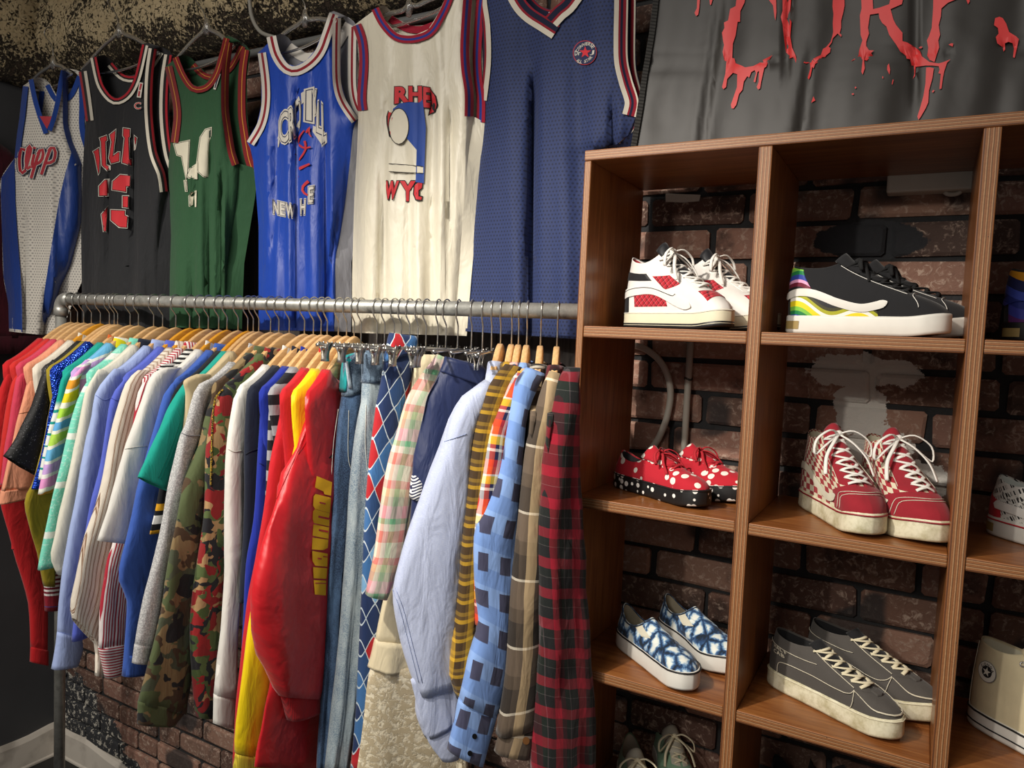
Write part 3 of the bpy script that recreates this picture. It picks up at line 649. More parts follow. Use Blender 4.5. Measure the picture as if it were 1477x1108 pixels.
G('striped_tee', 'black and white striped tee, a thin strip beside the white waffle tee', 't-shirt', 316, bws, [(234, 525), (214, 555), (203, 590), (194, 622), (182, 654), (176, 690)], w=.05, th=.009)
G('waffle_tee', 'white waffle tee with a wide short sleeve', 't-shirt', 328, waffle, [(240, 530), (222, 540), (210, 568), (197, 606), (180, 654), (168, 696), (155, 738), (141, 780)], [(262, 530), (250, 540), (242, 568), (230, 606), (219, 654), (211, 696), (204, 738), (199, 786)], th=.015, rib=waffle)
G('chore_jacket', 'cobalt blue work jacket hanging behind the white waffle tee', 'jacket', 344, chore, [(258, 545), (241, 564), (227, 606), (214, 652), (200, 700), (188, 760), (172, 830), (184, 868), (178, 975)], [(285, 545), (275, 564), (262, 606), (252, 652), (244, 700), (238, 760), (232, 830), (222, 890), (211, 970)], th=.014, collar=chore, cuff=([(181, 945), (178, 976)], [(213, 945), (211, 972)], chore, 1.15))
G('ringer_tee', 'black tee with yellow and white bands on its sleeve end', 't-shirt', 358, ringer, [(270, 545), (258, 556), (246, 580), (240, 640), (232, 700), (216, 771)], w=.07, th=.011)
G('sweat_tee', 'teal short sleeve sweatshirt with a centre seam on its flared sleeve', 'sweatshirt', 366, teal, [(275, 548), (264, 558), (248, 585), (227, 631), (199, 688)], [(290, 548), (282, 558), (272, 592), (258, 640), (240, 708)], th=.015)
G('cargo_vest', 'khaki sleeveless vest beside the teal sweatshirt', 'vest', 374, khaki, [(284, 540), (267, 550), (269, 566), (268, 590), (262, 640)], w=.05, A=.2)
G('sweatshirt', 'heather grey sweatshirt with a ribbed cuff', 'sweatshirt', 391, grey, [(300, 548), (286, 557), (276, 585), (268, 615), (262, 627), (254, 660), (243, 717), (231, 778), (216, 837), (203, 895), (196, 932)], [(318, 548), (302, 562), (294, 590), (288, 615), (282, 640), (273, 670), (262, 717), (250, 778), (235, 845), (226, 895), (219, 935)], th=.013, rz=2, rib=grey, cuff=([(196, 930), (192, 957)], [(217, 932), (212, 957)], grey, 1.0))
G('field_jacket', 'woodland camouflage jacket with a faded green shoulder', 'jacket', 403, camo1, [(314, 560), (302, 590), (290, 640), (275, 680), (263, 711), (252, 764), (242, 816), (234, 879), (222, 930), (210, 975), (200, 1015)], [(330, 560), (322, 590), (316, 640), (312, 690), (302, 740), (296, 800), (290, 860), (284, 912), (278, 960), (272, 1000), (268, 1030)], rz=2, th=.016, collar=camo1, fold=.008, cuff=([(200, 1012), (199, 1045)], [(268, 1025), (250, 1048)], camo1, .9))
G('field_jacket', 'camouflage parka with red patches and a braided cord', 'jacket', 418, camo2, [(326, 555), (312, 580), (306, 610), (300, 650), (300, 711), (292, 768), (283, 848), (277, 911), (279, 980), (284, 1034)], [(350, 556), (345, 580), (342, 620), (338, 670), (336, 711), (334, 780), (332, 848), (328, 911), (322, 975), (306, 1036)], rz=2, th=.017, collar=camo2, fold=.008)
G('sweatshirt', 'off-white sweatshirt with a long ribbed cuff', 'sweatshirt', 440, wht, [(360, 553), (343, 563), (337, 590), (331, 622), (328, 650), (326, 690), (326, 785), (326, 827), (321, 900), (314, 965), (310, 1003)], [(382, 553), (362, 575), (357, 600), (353, 640), (350, 680), (349, 730), (348, 785), (346, 840), (342, 900), (339, 960), (338, 1005)], rz=1, th=.014, rib=wht, cuff=([(310, 1002), (309, 1044)], [(338, 1004), (337, 1051)], wht, 1.0))
G('sweatshirt', 'navy sweatshirt right of the off-white one', 'sweatshirt', 453, navy, [(372, 553), (359, 564), (355, 600), (353, 654), (352, 735), (350, 800), (345, 870)], w=.08, rz=2, th=.013, rib=navy, zlen=.68)
G('sweatshirt', 'royal blue sweatshirt between the navy and the grey banded ones', 'sweatshirt', 464, royal, [(392, 556), (380, 570), (376, 622), (372, 668), (367, 749), (357, 816), (352, 890), (349, 940)], w=.07, rz=5, ang=3, off=0, th=.011, rib=royal, zlen=.7)
G('striped_sweatshirt', 'grey sweatshirt with black bands on the sleeve', 'sweatshirt', 473, gst, [(404, 556), (393, 575), (388, 607), (386, 660), (383, 715)], w=.06, rz=7, ang=4, off=0, th=.009, zlen=.6)
G('sweatshirt', 'crimson sweatshirt left of the yellow jacket', 'sweatshirt', 489, redf, [(430, 549), (414, 563), (406, 595), (398, 635), (391, 668), (385, 715), (376, 774), (364, 837), (357, 886), (343, 1002), (337, 1107)], [(452, 549), (438, 565), (430, 600), (425, 640), (420, 690), (412, 740), (405, 800), (396, 850), (388, 900), (380, 1002), (375, 1107)], rz=7, ang=1, off=0, th=.013, rib=redf)
G('track_jacket', 'yellow jacket with a gathered ribbed cuff at the very bottom', 'jacket', 501, yel, [(455, 548), (440, 562), (430, 582), (425, 622), (419, 660), (410, 720), (398, 780), (378, 850), (365, 880), (353, 949), (342, 1033), (340, 1086)], [(472, 548), (462, 565), (456, 590), (452, 640), (448, 700), (445, 760), (440, 820), (428, 880), (408, 940), (392, 980), (386, 1040), (383, 1092)], rz=9, ang=0, off=0, th=.015, collar=None, fold=.006, cuff=([(341, 1088), (336, 1120)], [(384, 1090), (388, 1120)], yrib, .95))
J = G('satin_jacket', 'shiny red satin jacket with a wide sleeve and yellow block letters', 'jacket', 512, satin, [(476, 545), (455, 575), (442, 615), (427, 650), (416, 681), (405, 708), (392, 745), (381, 781), (368, 827), (364, 866), (372, 918), (391, 977), (404, 1004)], [(512, 560), (505, 590), (500, 640), (496, 690), (492, 730), (488, 770), (485, 820), (481, 870), (479, 910), (476, 950), (472, 980), (464, 996), (458, 1006)], rz=13, th=.022, ang=8, off=0, fold=.016, nf=15, bulge=.3, zlen=.86, cuff=([(408, 1003), (418, 1040)], [(459, 1002), (460, 1024)], satr, 1.0))
strip(root_pl[J.name], [(420, 900), (402, 1000), (382, 1110)], [(500, 900), (498, 1000), (490, 1110)], .010, 16, 8, .006).build('body_front', satin, J); bpy.data.objects['body_front'].location = (-.024, 0, 0)
# shirts at the shelf end, turned towards the viewer
C = G('chambray_shirt', 'pale blue chambray shirt with a wide sleeve in front of the other shelf-end shirts', 'shirt', 724, chamb, [(700, 548), (690, 556), (670, 571), (651, 600), (634, 649), (610, 710), (588, 772), (572, 829), (567, 860), (572, 900), (585, 952), (602, 1000)], [(712, 560), (700, 580), (688, 600), (678, 640), (675, 680), (674, 720), (672, 760), (669, 800), (665, 850), (661, 900), (658, 950), (654, 985)], rz=22, ang=-38, th=.03, collar=chamb, fold=.007, nf=18, cuff=([(602, 998), (600, 1030), (612, 1062)], [(655, 978), (656, 1005), (658, 1036)], chamb, .8), zlen=.86)
extra(C, 'shirt_tail', [(592, 980), (615, 1064), (637, 1097)], [(672, 960), (668, 1040), (662, 1094)], chamb, th=.008, N=12, dn=.012)
G('plaid_shirt', 'mustard and brown plaid flannel shirt', 'shirt', 740, yplaid, [(730, 525), (714, 545), (700, 575), (689, 610), (681, 663), (673, 740), (666, 800), (663, 857), (650, 970), (661, 1010)], [(752, 530), (735, 555), (722, 590), (712, 620), (706, 663), (700, 740), (694, 800), (686, 857), (684, 940), (680, 1000)], rz=24, ang=-30, th=.018, collar=yplaid)
G('plaid_shirt', 'red, yellow and navy plaid shirt beside the mustard flannel', 'shirt', 750, mplaid, [(748, 535), (733, 555), (718, 590), (706, 620), (698, 663), (689, 720), (684, 780), (684, 900)], [(768, 545), (755, 570), (740, 600), (730, 630), (726, 663), (720, 720), (710, 780), (704, 900)], rz=24, ang=-28, th=.018, collar=mplaid)
B = G('plaid_shirt', 'blue and grey checked flannel shirt with a two-button cuff', 'shirt', 762, bplaid, [(760, 530), (745, 550), (733, 600), (724, 650), (716, 690), (700, 735), (686, 770), (684, 830), (690, 900), (676, 950), (663, 1010)], [(785, 540), (768, 570), (757, 600), (751, 650), (748, 700), (746, 747), (744, 800), (741, 840), (733, 920), (727, 985), (716, 1035)], rz=24, ang=-32, th=.022, collar=bplaid, fold=.007, cuff=([(663, 1008), (655, 1045), (646, 1082)], [(716, 1030), (707, 1062), (695, 1104)], bplaid, .8))
G('plaid_shirt', 'brown plaid shirt with tan and black squares and a wooden button', 'shirt', 782, brplaid, [(794, 535), (783, 560), (775, 592), (761, 640), (757, 669), (750, 740), (744, 800), (736, 880), (730, 980), (716, 1060)], [(808, 540), (802, 570), (798, 600), (792, 640), (788, 690), (785, 760), (783, 830), (781, 900), (780, 960), (772, 1045)], rz=25, ang=-35, th=.02, collar=brplaid, cuff=([(729, 1035), (714, 1085)], [(776, 1035), (762, 1092)], brplaid, .9))
TT = G('tartan_shirt', 'dark red and black tartan shirt against the shoe shelf', 'shirt', 806, rtart, [(820, 530), (812, 545), (800, 590), (788, 650), (782, 720), (780, 800), (780, 900), (778, 1000), (770, 1115)], [(832, 530), (828, 560), (826, 600), (829, 650), (832, 720), (838, 800), (845, 900), (852, 1000), (858, 1115)], rz=24, ang=-25, th=.03, fold=.014, nf=24, flute=.006, collar=rtart)
# ---------------------------------------------------------------- trousers and skirts on clip hangers
def bottom(name, label, cat, h, m, L, R, rz=4, ang=-20, off=.13, th=.014, fold=.005, hl='', flute=0, hang=True, **k):
    b = garment(name, label, cat, h, m, L, R, rz=rz, ang=ang, off=off, th=th, fold=fold, torso_=False, sleeve2=False, flute=flute, wood_=False, sname='front_leg' if cat == 'trousers' else 'skirt_panel', **k)
    if hang: clip_hanger(h, rz, 'chrome clip hanger carrying the '+hl)
    # back part hanging from the other clip
    pz = Plane(hookpos(h), YR, rz, b); mb = MB(); rings = []
    for kk in range(12):
        t = kk/11; z = lerp(-.115, -.75, t); rings.append([pz.pt(lerp(.075, .09, t)*cos(q)-.085, .010*sin(q)+.004*noise.noise((q*2, z*6, h)), z) for q in [2*pi*j/20 for j in range(20)]])
    mb.loft(rings, True, True, True, uvs=[[(.1*cos(2*pi*j/20)+.3, 2-kk*.058) for j in range(20)] for kk in range(12)]); mb.build('back_leg' if cat == 'trousers' else 'back_panel', m, b)
    return b
P1 = bottom('jeans', 'dark blue jeans with an outlined pocket, right of the red satin jacket', 'trousers', 522, jean1, [(497, 517), (496, 545), (493, 574), (488, 610), (481, 680), (476, 780), (470, 860), (463, 1002), (456, 1112)], [(526, 505), (524, 545), (521, 574), (517, 610), (512, 680), (505, 780), (498, 860), (488, 1002), (482, 1112)], ang=-25, hl='dark blue jeans', fold=.006, flute=.006, fl_n=2)
extra(P1, 'waistband', [(497, 516), (496, 524), (494, 556), (493, 572)], [(526, 503), (525, 512), (524, 545), (523, 566)], denim('worn_denim', '2f3f57', '8ba3b8'), th=.0165, N=8)
extra(P1, 'belt_loop', [(498, 522), (501, 548), (503, 560)], [(502, 521), (506, 548), (508, 560)], denim('pale_denim', '7f93a6', 'c2ced2'), th=.003, N=6, dn=.017)
extra(P1, 'lining', [(496, 514), (494, 540), (492, 566)], [(512, 509), (500, 530), (497, 560)], solid('teal_lining', '1a8f92'), th=.018, N=6, dn=-.004)
P2 = bottom('jeans', 'faded pale blue jeans between the dark jeans and the argyle trousers', 'trousers', 545, jean2, [(524, 507), (523, 545), (522, 576), (516, 606), (511, 640), (505, 700), (500, 790), (494, 876), (481, 1012), (469, 1112)], [(560, 505), (556, 545), (550, 576), (546, 606), (543, 640), (540, 700), (534, 790), (530, 876), (516, 1012), (504, 1112)], ang=-25, hl='faded jeans', fold=.006, th=.018, flute=.008, fl_n=2)
extra(P2, 'waistband', [(524, 506), (523, 522), (523, 545), (522, 552)], [(560, 503), (557, 522), (555, 545), (554, 552)], denim('worn_denim', '2f3f57', '8ba3b8'), th=.0205, N=8)
P3 = bottom('argyle_trousers', 'blue and red argyle trousers with thin white diamond lines', 'trousers', 570, argyle, [(562, 482), (556, 510), (553, 530), (548, 560), (543, 584), (534, 649), (530, 700), (526, 760), (524, 810), (521, 876), (516, 1002), (506, 1112)], [(600, 488), (598, 510), (596, 530), (590, 560), (584, 584), (575, 649), (566, 700), (560, 760), (556, 810), (551, 876), (545, 1002), (538, 1112)], ang=-25, th=.016, hl='argyle trousers')
extra(P3, 'waistband', [(562, 480), (559, 496), (554, 522)], [(601, 485), (600, 498), (598, 506)], argyle, th=.0185, N=6)
P4 = bottom('tiered_skirt', 'ivory lace skirt with a satin frill, below the blue chambray shirt', 'skirt', 592, ivory, [(600, 511), (597, 540), (594, 567), (590, 640), (582, 720), (568, 800), (552, 870), (541, 926)], [(632, 512), (628, 560), (625, 620), (620, 700), (615, 780), (606, 850), (596, 890), (592, 930)], ang=-30, off=.10, th=.014, hl='ivory lace skirt')
extra(P4, 'frill', [(541, 922), (536, 945), (531, 963)], [(594, 924), (598, 948), (604, 972)], ivory, th=.020, N=10, flute=.008, fl_n=7, label='gathered ivory satin frill')
extra(P4, 'lace_tier', [(536, 955), (530, 985), (523, 1050), (514, 1120)], [(640, 960), (668, 1010), (672, 1060), (676, 1120)], lace, th=.018, N=16, flute=.008, fl_n=5, label='ivory embroidered lace tier')
P5 = bottom('madras_trousers', 'pastel patchwork madras trousers with pink, green and cream checks', 'trousers', 616, madras, [(630, 511), (622, 524), (613, 535), (597, 559), (584, 584), (571, 632), (565, 652), (553, 705), (544, 768), (538, 810), (528, 858)], [(645, 518), (640, 540), (636, 560), (628, 585), (620, 610), (612, 640), (604, 670), (595, 710), (588, 747), (578, 810), (558, 864)], ang=-32, th=.018, hl='madras trousers')
P6 = bottom('track_trousers', 'navy nylon track trousers with a gathered elastic waist', 'trousers', 645, navyn, [(641, 520), (630, 545), (616, 570), (610, 600), (603, 632), (596, 665), (594, 720), (590, 790)], [(697, 540), (690, 570), (684, 600), (678, 640), (670, 680), (660, 720), (650, 760), (640, 800)], ang=-38, th=.02, hl='navy track trousers', fold=.012, nf=20, flute=.005)
extra(P6, 'waistband', [(642, 514), (640, 522), (634, 536)], [(697, 528), (700, 540), (692, 556)], navyn, th=.024, N=8, flute=.004, fl_n=12, label='gathered elastic waistband')
extra(P6, 'side_tape', [(595, 684), (593, 700), (591, 718)], [(610, 690), (611, 706), (612, 722)], fabric('white_chevron_tape', 'x', ptn_stripes(1, .006, [(0, 'e6e6e4'), (.5, '23294a')], .8)), th=.021, N=5, label='white and navy chevron tape')
for i, hp in enumerate((556, 580, 604, 633, 662, 682, 698, 711)):
    clip_hanger(hp, (6, 8, 10, 14, 16, 18, 20, 22)[i], clips=((), (-.06,), (.1,), (-.11,), (.1,), (.1,), (-.05,), (.1,))[i], label=['chrome clip hanger behind the argyle waistband', 'chrome clip hanger with its big clip above the argyle trousers', 'chrome clip hanger above the ivory skirt', 'chrome clip hanger above the madras trousers', 'chrome clip hanger above the navy elastic waist', 'chrome clip hanger just left of the chambray collar', 'chrome clip hanger nearest the chambray collar', 'chrome clip hanger between the clip hangers and the shelf-end shirts'][i])
# ---------------------------------------------------------------- cloth sheets traced as outlines at their own distance
class Sheet:
    """a hanging sheet of cloth; px outline points are put on a real folded surface at distance Y0"""
    def __init__(s, Y0, L=None, R=None, slope=0, px0=0, amp=.008, lam=34, ph=0, valleys=(), y0=0, y1=480, drift=0.03, edge=.035):
        s.__dict__.update(locals()); s.back = 0
    def Y(s, x, y):
        t = sm(s.y0, s.y1, y); v = s.Y0+s.slope*(x-s.px0)
        xx = x-s.drift*y
        v += s.amp*(.35+.65*t)*(sin(2*pi*xx/s.lam+s.ph)+.45*sin(2*pi*xx/(s.lam*.53)+s.ph*2.1+y*.004))*.7
        v += s.amp*1.2*noise.noise((x*.02, y*.006, s.ph))
        for (xa, ya, xb, yb, dep, wid) in s.valleys:
            xc = lerp(xa, xb, (y-ya)/(yb-ya)); g = sm(ya-30, ya+40, y)*(1-sm(yb, yb+40, y)); d = (x-xc)/wid
            v += dep*g*math.exp(-d*d)
        if s.L:
            a, b = pint(s.L, y), pint(s.R, y); u = (2*(x-a)/max(1, b-a)-1); v += s.edge*min(1.3, abs(u))**5
        return v
    def pt(s, x, y, eps=0):
        Yv = s.Y(x, y)-eps; p = at(x, y, Yv)
        if s.back: p = at(x, y, s.Y0+s.slope*(x-s.px0)); p.y += s.back-.3*(s.Y(x, y)-s.Y0-s.slope*(x-s.px0))-eps
        return p
    def polys(s, mb, polys, eps=0, step=7, mi=0, tri=None):
        """polygons (px) -> triangulated, cut into a fine grid and laid on the sheet"""
        bm = bmesh.new()
        if tri:
            for vs, fs in tri:
                bv = [bm.verts.new((x, y, 0)) for x, y in vs]
                for f in fs:
                    try: bm.faces.new([bv[i] for i in f])
                    except ValueError: pass
        for P in polys or []:
            try: bm.faces.new([bm.verts.new((x, y, 0)) for x, y in P])
            except ValueError: pass
        for f in bm.faces: f.normal_update()
        bmesh.ops.triangulate(bm, faces=bm.faces[:], quad_method='BEAUTY', ngon_method='EAR_CLIP')
        if not bm.verts: bm.free(); return
        for ax in (0, 1):
            c = [v.co[ax] for v in bm.verts]; st = step if ax == 0 else step*2.2; k = math.floor(min(c)/st)*st+st
            while k < max(c):
                n = (1, 0, 0) if ax == 0 else (0, 1, 0); co_ = (k, 0, 0) if ax == 0 else (0, k, 0)
                bmesh.ops.bisect_plane(bm, geom=bm.verts[:]+bm.edges[:]+bm.faces[:], plane_co=co_, plane_no=n, dist=1e-4); k += st
        bm.verts.index_update(); vs = []; uv = []
        for v in bm.verts:
            p = s.pt(v.co.x, v.co.y, eps+.0014 if eps else 0); vs.append(p); uv.append((p.x, p.z))
        fs = [[v.index for v in f.verts] for f in bm.faces]
        # face the camera
        out = []
        for f in fs:
            a, b, c = vs[f[0]], vs[f[1]], vs[f[2]]; n = (b-a).cross(c-a)
            out.append(f if n.dot(a-Vector((0, 0, OZ))) < 0 else f[::-1])
        mb.add(vs, out, uv, mi); bm.free()
    def ribbon(s, mb, line, w, eps=.002, side=0, n=None, K=5, mi=0, wend=None):
        """band of width w px along a px polyline; side -1/0/1 = which side of the line"""
        n = n or max(6, int(sum((Vector(a)-Vector(b)).length for a, b in zip(line, line[1:]))/5))
        P = interp([(x, y, 0) for x, y in line], n); rings = []; uvs = []; L = 0
        for i in range(n):
            t = (P[min(n-1, i+1)]-P[max(0, i-1)]).normalized(); nn = Vector((-t.y, t.x, 0)); row = []; uv = []
            if i: L += (P[i]-P[i-1]).length
            ww = w if wend is None else lerp(w, wend, i/(n-1))
            for k in range(K+1):
                q = k/K; off = ww*(q-.5 if side == 0 else (q if side > 0 else -q)); p = P[i]+nn*off
                row.append(s.pt(p.x, p.y, eps+.002)); uv.append((L/400+.01, q))
            rings.append(row); uvs.append(uv)
        mb.loft(rings, False, uvs=uvs, mi=mi)
def inset(P, d):
    n = len(P); A = sum(P[i][0]*P[(i+1) % n][1]-P[(i+1) % n][0]*P[i][1] for i in range(n)); sg = 1 if A > 0 else -1; out = []
    for i in range(n):
        p0, p1, p2 = Vector(P[i-1]), Vector(P[i]), Vector(P[(i+1) % n])
        e1 = (p1-p0); e2 = (p2-p1)
        if e1.length < 1e-6 or e2.length < 1e-6: out.append(P[i]); continue
        e1.normalize(); e2.normalize(); n1 = Vector((-e1.y, e1.x))*sg; n2 = Vector((-e2.y, e2.x))*sg; b = (n1+n2)
        if b.length < .2: out.append(P[i]); continue
        b.normalize(); k = d/max(.45, b.dot(n1)); q = p1+b*k; out.append((q.x, q.y))
    return out
def zc(pts, x0, y0, s): return [(x0+x/s, y0+y/s) for x, y in pts]
def P_trim(name, stops, rough=.85):
    return fabric(name, 'x', lambda t: t.ramp(U(t)[1], stops, 'CONSTANT'), rough=rough, wr=.2)
def meshcloth(name, c, dot, sp=.0085, rough=.7, spec=.35):
    def f(t):
        x, y, z = t.sep(t.ob); a = t.math('MULTIPLY', x, 1/sp); b = t.math('MULTIPLY', z, 1/sp)
        row = t.math('MULTIPLY', t.math('MODULO', t.math('ADD', t.math('FLOOR', b), 4000), 2), .5)
        fx = t.math('SUBTRACT', t.math('FRACT', t.math('ADD', t.math('ADD', a, row), 4000)), .5); fz = t.math('SUBTRACT', t.math('FRACT', t.math('ADD', b, 4000)), .5)
        d = t.math('SQRT', t.math('ADD', t.math('MULTIPLY', fx, fx), t.math('MULTIPLY', fz, fz)))
        return t.mix(t.step(d, .33, .2), c, dot)
    return fabric(name, 'x', f, rough=rough, spec=spec, wr=.25)
def flatc(name, c, rough=.7): return plain(name, c, rough)
def jersey(label, sh, neck, m, trim_n, trim_a, hem, backdrop=.06, neck_w=9, arm_w=9, nl=None, armL=None, armR=None, mback=None, back_neck=None, cat='tank top', arm_back=True, bneck_m=None, vneck=0):
    """front outline from sh.L, sh.R, neck; a back panel, joined at the sides; trims laid along the edges"""
    L, R = sh.L, sh.R; r = empty('tank_top', tuple(sh.pt(neck[len(neck)//2][0], neck[len(neck)//2][1]+60)), 0, label, cat, 'tank tops hung along the wall')
    def put(mb, name, mm, **k):
        o = mb.build(name, mm, r, **k); o.matrix_parent_inverse = Matrix.Translation(-r.location); return o
    r_put[r.name] = put
    mb = MB(); poly = list(neck)+[R[i] for i in range(len(R))]+[L[i] for i in range(len(L)-1, -1, -1)]
    sh.polys(mb, [poly], 0, 6); put(mb, 'front_panel', m)
    # back panel
    b = Sheet(sh.Y0, L, R, sh.slope, sh.px0, sh.amp, sh.lam, sh.ph+1, (), sh.y0, sh.y1, sh.drift, 0); b.back = backdrop
    bn = back_neck or [neck[0], (lerp(neck[0][0], neck[-1][0], .25), lerp(neck[0][1], neck[-1][1], .25)+22), (lerp(neck[0][0], neck[-1][0], .5), lerp(neck[0][1], neck[-1][1], .5)+28), (lerp(neck[0][0], neck[-1][0], .75), lerp(neck[0][1], neck[-1][1], .75)+22), neck[-1]]
    mb = MB(); b.polys(mb, [bn+list(R)+list(L)[::-1]], 0, 9)
    ia = armL if armL is not None else 3; ib = armR if armR is not None else 3
    for E, i0 in ((L, ia), (R, ib)):
        P = interp([(x, y, 0) for x, y in E[i0:]], 30); mb.loft([[sh.pt(p.x, p.y), (sh.pt(p.x, p.y)+b.pt(p.x, p.y))*.5, b.pt(p.x, p.y)] for p in P], False, uvs=[[(0.1, k/30), (.12, k/30), (.14, k/30)] for k in range(30)])
    for (p, q) in ((L[0], neck[0]), (R[0], neck[-1])):     # over the shoulders
        rows = []
        for k in range(7):
            t = k/6; x = lerp(p[0], q[0], t); y = lerp(p[1], q[1], t); a = sh.pt(x, y); c = b.pt(x, y); up = Vector((0, 0, .012)); rows.append([a, a.lerp(c, .25)+up*.8, a.lerp(c, .5)+up, a.lerp(c, .75)+up*.8, c])
        mb.loft(rows, False, uvs=[[(.1+.02*k, .1+.02*j) for j in range(5)] for k in range(7)])
    put(mb, 'back_panel', mback or m)
    if trim_n:
        mb = MB()
        if vneck:
            iv = max(range(len(neck)), key=lambda i: neck[i][1]); v_ = neck[iv]
            e1 = (v_[0]+(v_[0]-neck[iv-1][0])*vneck, v_[1]+(v_[1]-neck[iv-1][1])*vneck)
            sh.ribbon(mb, list(neck[:iv+1])+[e1], neck_w, .0025, 1); sh.ribbon(mb, neck[iv:], neck_w, .0035, 1)
        else: sh.ribbon(mb, neck, neck_w, .0025, 1)
        put(mb, 'neck_trim', trim_n)
        mb = MB(); b.ribbon(mb, bn, neck_w, .002, 1); put(mb, 'back_neck_trim', bneck_m or trim_n)
    if trim_a:
        for E, i0, sd in ((L, ia, -1), (R, ib, 1)):
            mb = MB(); sh.ribbon(mb, E[:i0+1], arm_w, .0025, sd); put(mb, 'armhole_trim', trim_a)
            if arm_back:
                mb = MB(); b.ribbon(mb, E[:i0+1], arm_w, .0025, sd); put(mb, 'back_armhole_trim', trim_a)
    if hem:
        hl = [L[-1], R[-1]]; mb = MB(); sh.ribbon(mb, [L[-1], (lerp(L[-1][0], R[-1][0], .5), lerp(L[-1][1], R[-1][1], .5)), R[-1]], 4, .002, -1); put(mb, 'hem', m)
    return r, put, b
r_put = {}
def letters(sh, put, name, items, layers):
    """items: (char, quad); layers: (offset, material, eps)"""
    for k, (off, mm, eps) in enumerate(layers):
        mb = MB()
        for ch, q in items: sh.polys(mb, None, eps, 6, tri=[glyph_quad(ch, q, off)])
        put(mb, name if k == len(layers)-1 else name+'_outline', mm)
clear = NT('clear_plastic'); clear.p(Base_Color='f2f4f4', Roughness=.12, Transmission_Weight=.92, IOR=1.45, Specular_IOR_Level=.6); clear = clear.m
def clear_hanger(label, Y, hook, neck_, la, ra, bar=None):
    r = empty('plastic_hanger', tuple(at(*neck_, Y)), 0, label, 'hanger', 'clear plastic hangers of the tank tops')
    def put(mb, n, m):
        o = mb.build(n, m, r); o.matrix_parent_inverse = Matrix.Translation(-r.location)
    mb = MB(); mb.tube(interp([at(*p, Y) for p in hook], 26), .0018, 8); put(mb, 'hook', chrome)
    mb = MB(); N_ = at(*neck_, Y); A = at(*la, Y+.01); B = at(*ra, Y+.01)
    mb.tube(interp([A, A.lerp(N_, .55)+Vector((0, 0, .004)), N_.lerp(A, .12)+Vector((0, 0, -.002)), N_+Vector((0, 0, .006)), N_.lerp(B, .12)+Vector((0, 0, -.002)), B.lerp(N_, .55)+Vector((0, 0, .004)), B], 40), .0042, 8, flat=1.5)
    mb.tube(interp([A, A.lerp(B, .25)+Vector((0, 0, -.02)), A.lerp(B, .5)+Vector((0, 0, -.026)), A.lerp(B, .75)+Vector((0, 0, -.02)), B], 24), .0035, 8)
    mb.tube([N_+Vector((0, 0, .02)), N_, N_+Vector((0, 0, -.022))], [.006, .009, .006], 10); put(mb, 'hanger_body', clear); return r
# ---- 1 white and blue
wcl = meshcloth('white_mesh', 'd9d4ca', '9a9792'); bsat = solid('blue_satin', '1c3f8e', rough=.42, spec=.5, wr=.5); w_ = flatc('print_white', 'd8d2c6'); nv = flatc('print_navy', '1a2550'); rd = flatc('print_red', 'b02a38'); bk = flatc('print_black', '141416')
J1 = Sheet(1.30, [(33, 124), (30, 150), (28, 170), (24, 197), (21, 228), (2, 256), (1, 280), (3, 340), (5, 399), (12, 439), (13, 478)], [(98, 102), (99, 140), (99, 178), (106, 206), (119, 237), (119, 280), (117, 320), (103, 379), (87, 419), (70, 460), (66, 484)], slope=.001, amp=.006, lam=37, ph=.6, y0=120, valleys=((34, 300, 38, 480, .02, 4), (66, 420, 64, 480, .015, 4)))
r, put, b = jersey('white mesh tank top with blue side panels and a red script print', J1, [(48, 114), (52, 135), (58, 158), (68, 187), (74, 170), (80, 145), (84, 120), (88, 101)], wcl, P_trim('plain_blue_trim', [(0, '1f418f')]), P_trim('plain_blue_trim', []), True, .055, 7, 8, armL=4, armR=4, vneck=.15)
mb = MB(); J1.polys(mb, [[(21, 228), (2, 256), (1, 280), (3, 340), (5, 399), (12, 439), (13, 478), (32, 479), (32, 440), (30, 400), (25, 340), (22, 290)]], .0015); put(mb, 'side_panel', bsat, label='shiny blue side panel')
mb = MB(); J1.polys(mb, [[(106, 210), (119, 237), (119, 280), (117, 320), (103, 379), (87, 419), (70, 460), (66, 484), (63, 482), (61, 450), (64, 420), (75, 350), (85, 290), (94, 250)]], .0015); put(mb, 'side_panel', bsat, label='shiny blue side panel')
mb = MB(); J1.polys(mb, [zc([(316, 430), (420, 432), (375, 532)], 0, 90, 5.54)], .0035); put(mb, 'neck_gusset', rd, label='dark red V at the neck')
ST = [[(200, 700), (172, 690), (155, 760), (158, 850), (172, 885), (205, 860)], [(205, 850), (235, 745), (248, 680), (228, 668), (208, 780), (218, 848), (246, 830)], [(272, 735), (255, 830), (285, 825)], [(276, 676), (272, 690)], [(318, 700), (285, 800), (248, 925)], [(300, 735), (330, 690), (345, 720), (330, 785), (288, 812)], [(402, 685), (365, 790), (330, 895)], [(385, 710), (420, 676), (442, 715), (425, 790), (368, 805)]]
for wv, mm, ep, nm in ((9, nv, .002, 'script_outline'), (6.6, w_, .0026, 'script_outline'), (4.2, rd, .0032, 'script')):
    mb = MB()
    for s_ in ST: J1.ribbon(mb, zc(s_, 0, 90, 5.54), wv, ep, 0, K=2)
    put(mb, nm, mm)
clear_hanger('clear plastic hanger of the white and blue tank top', 1.41, [(77, 92), (77, 84), (75, 66), (66, 54), (64, 47), (68, 40), (74, 39), (77, 43)], (77, 90), (36, 126), (103, 107))
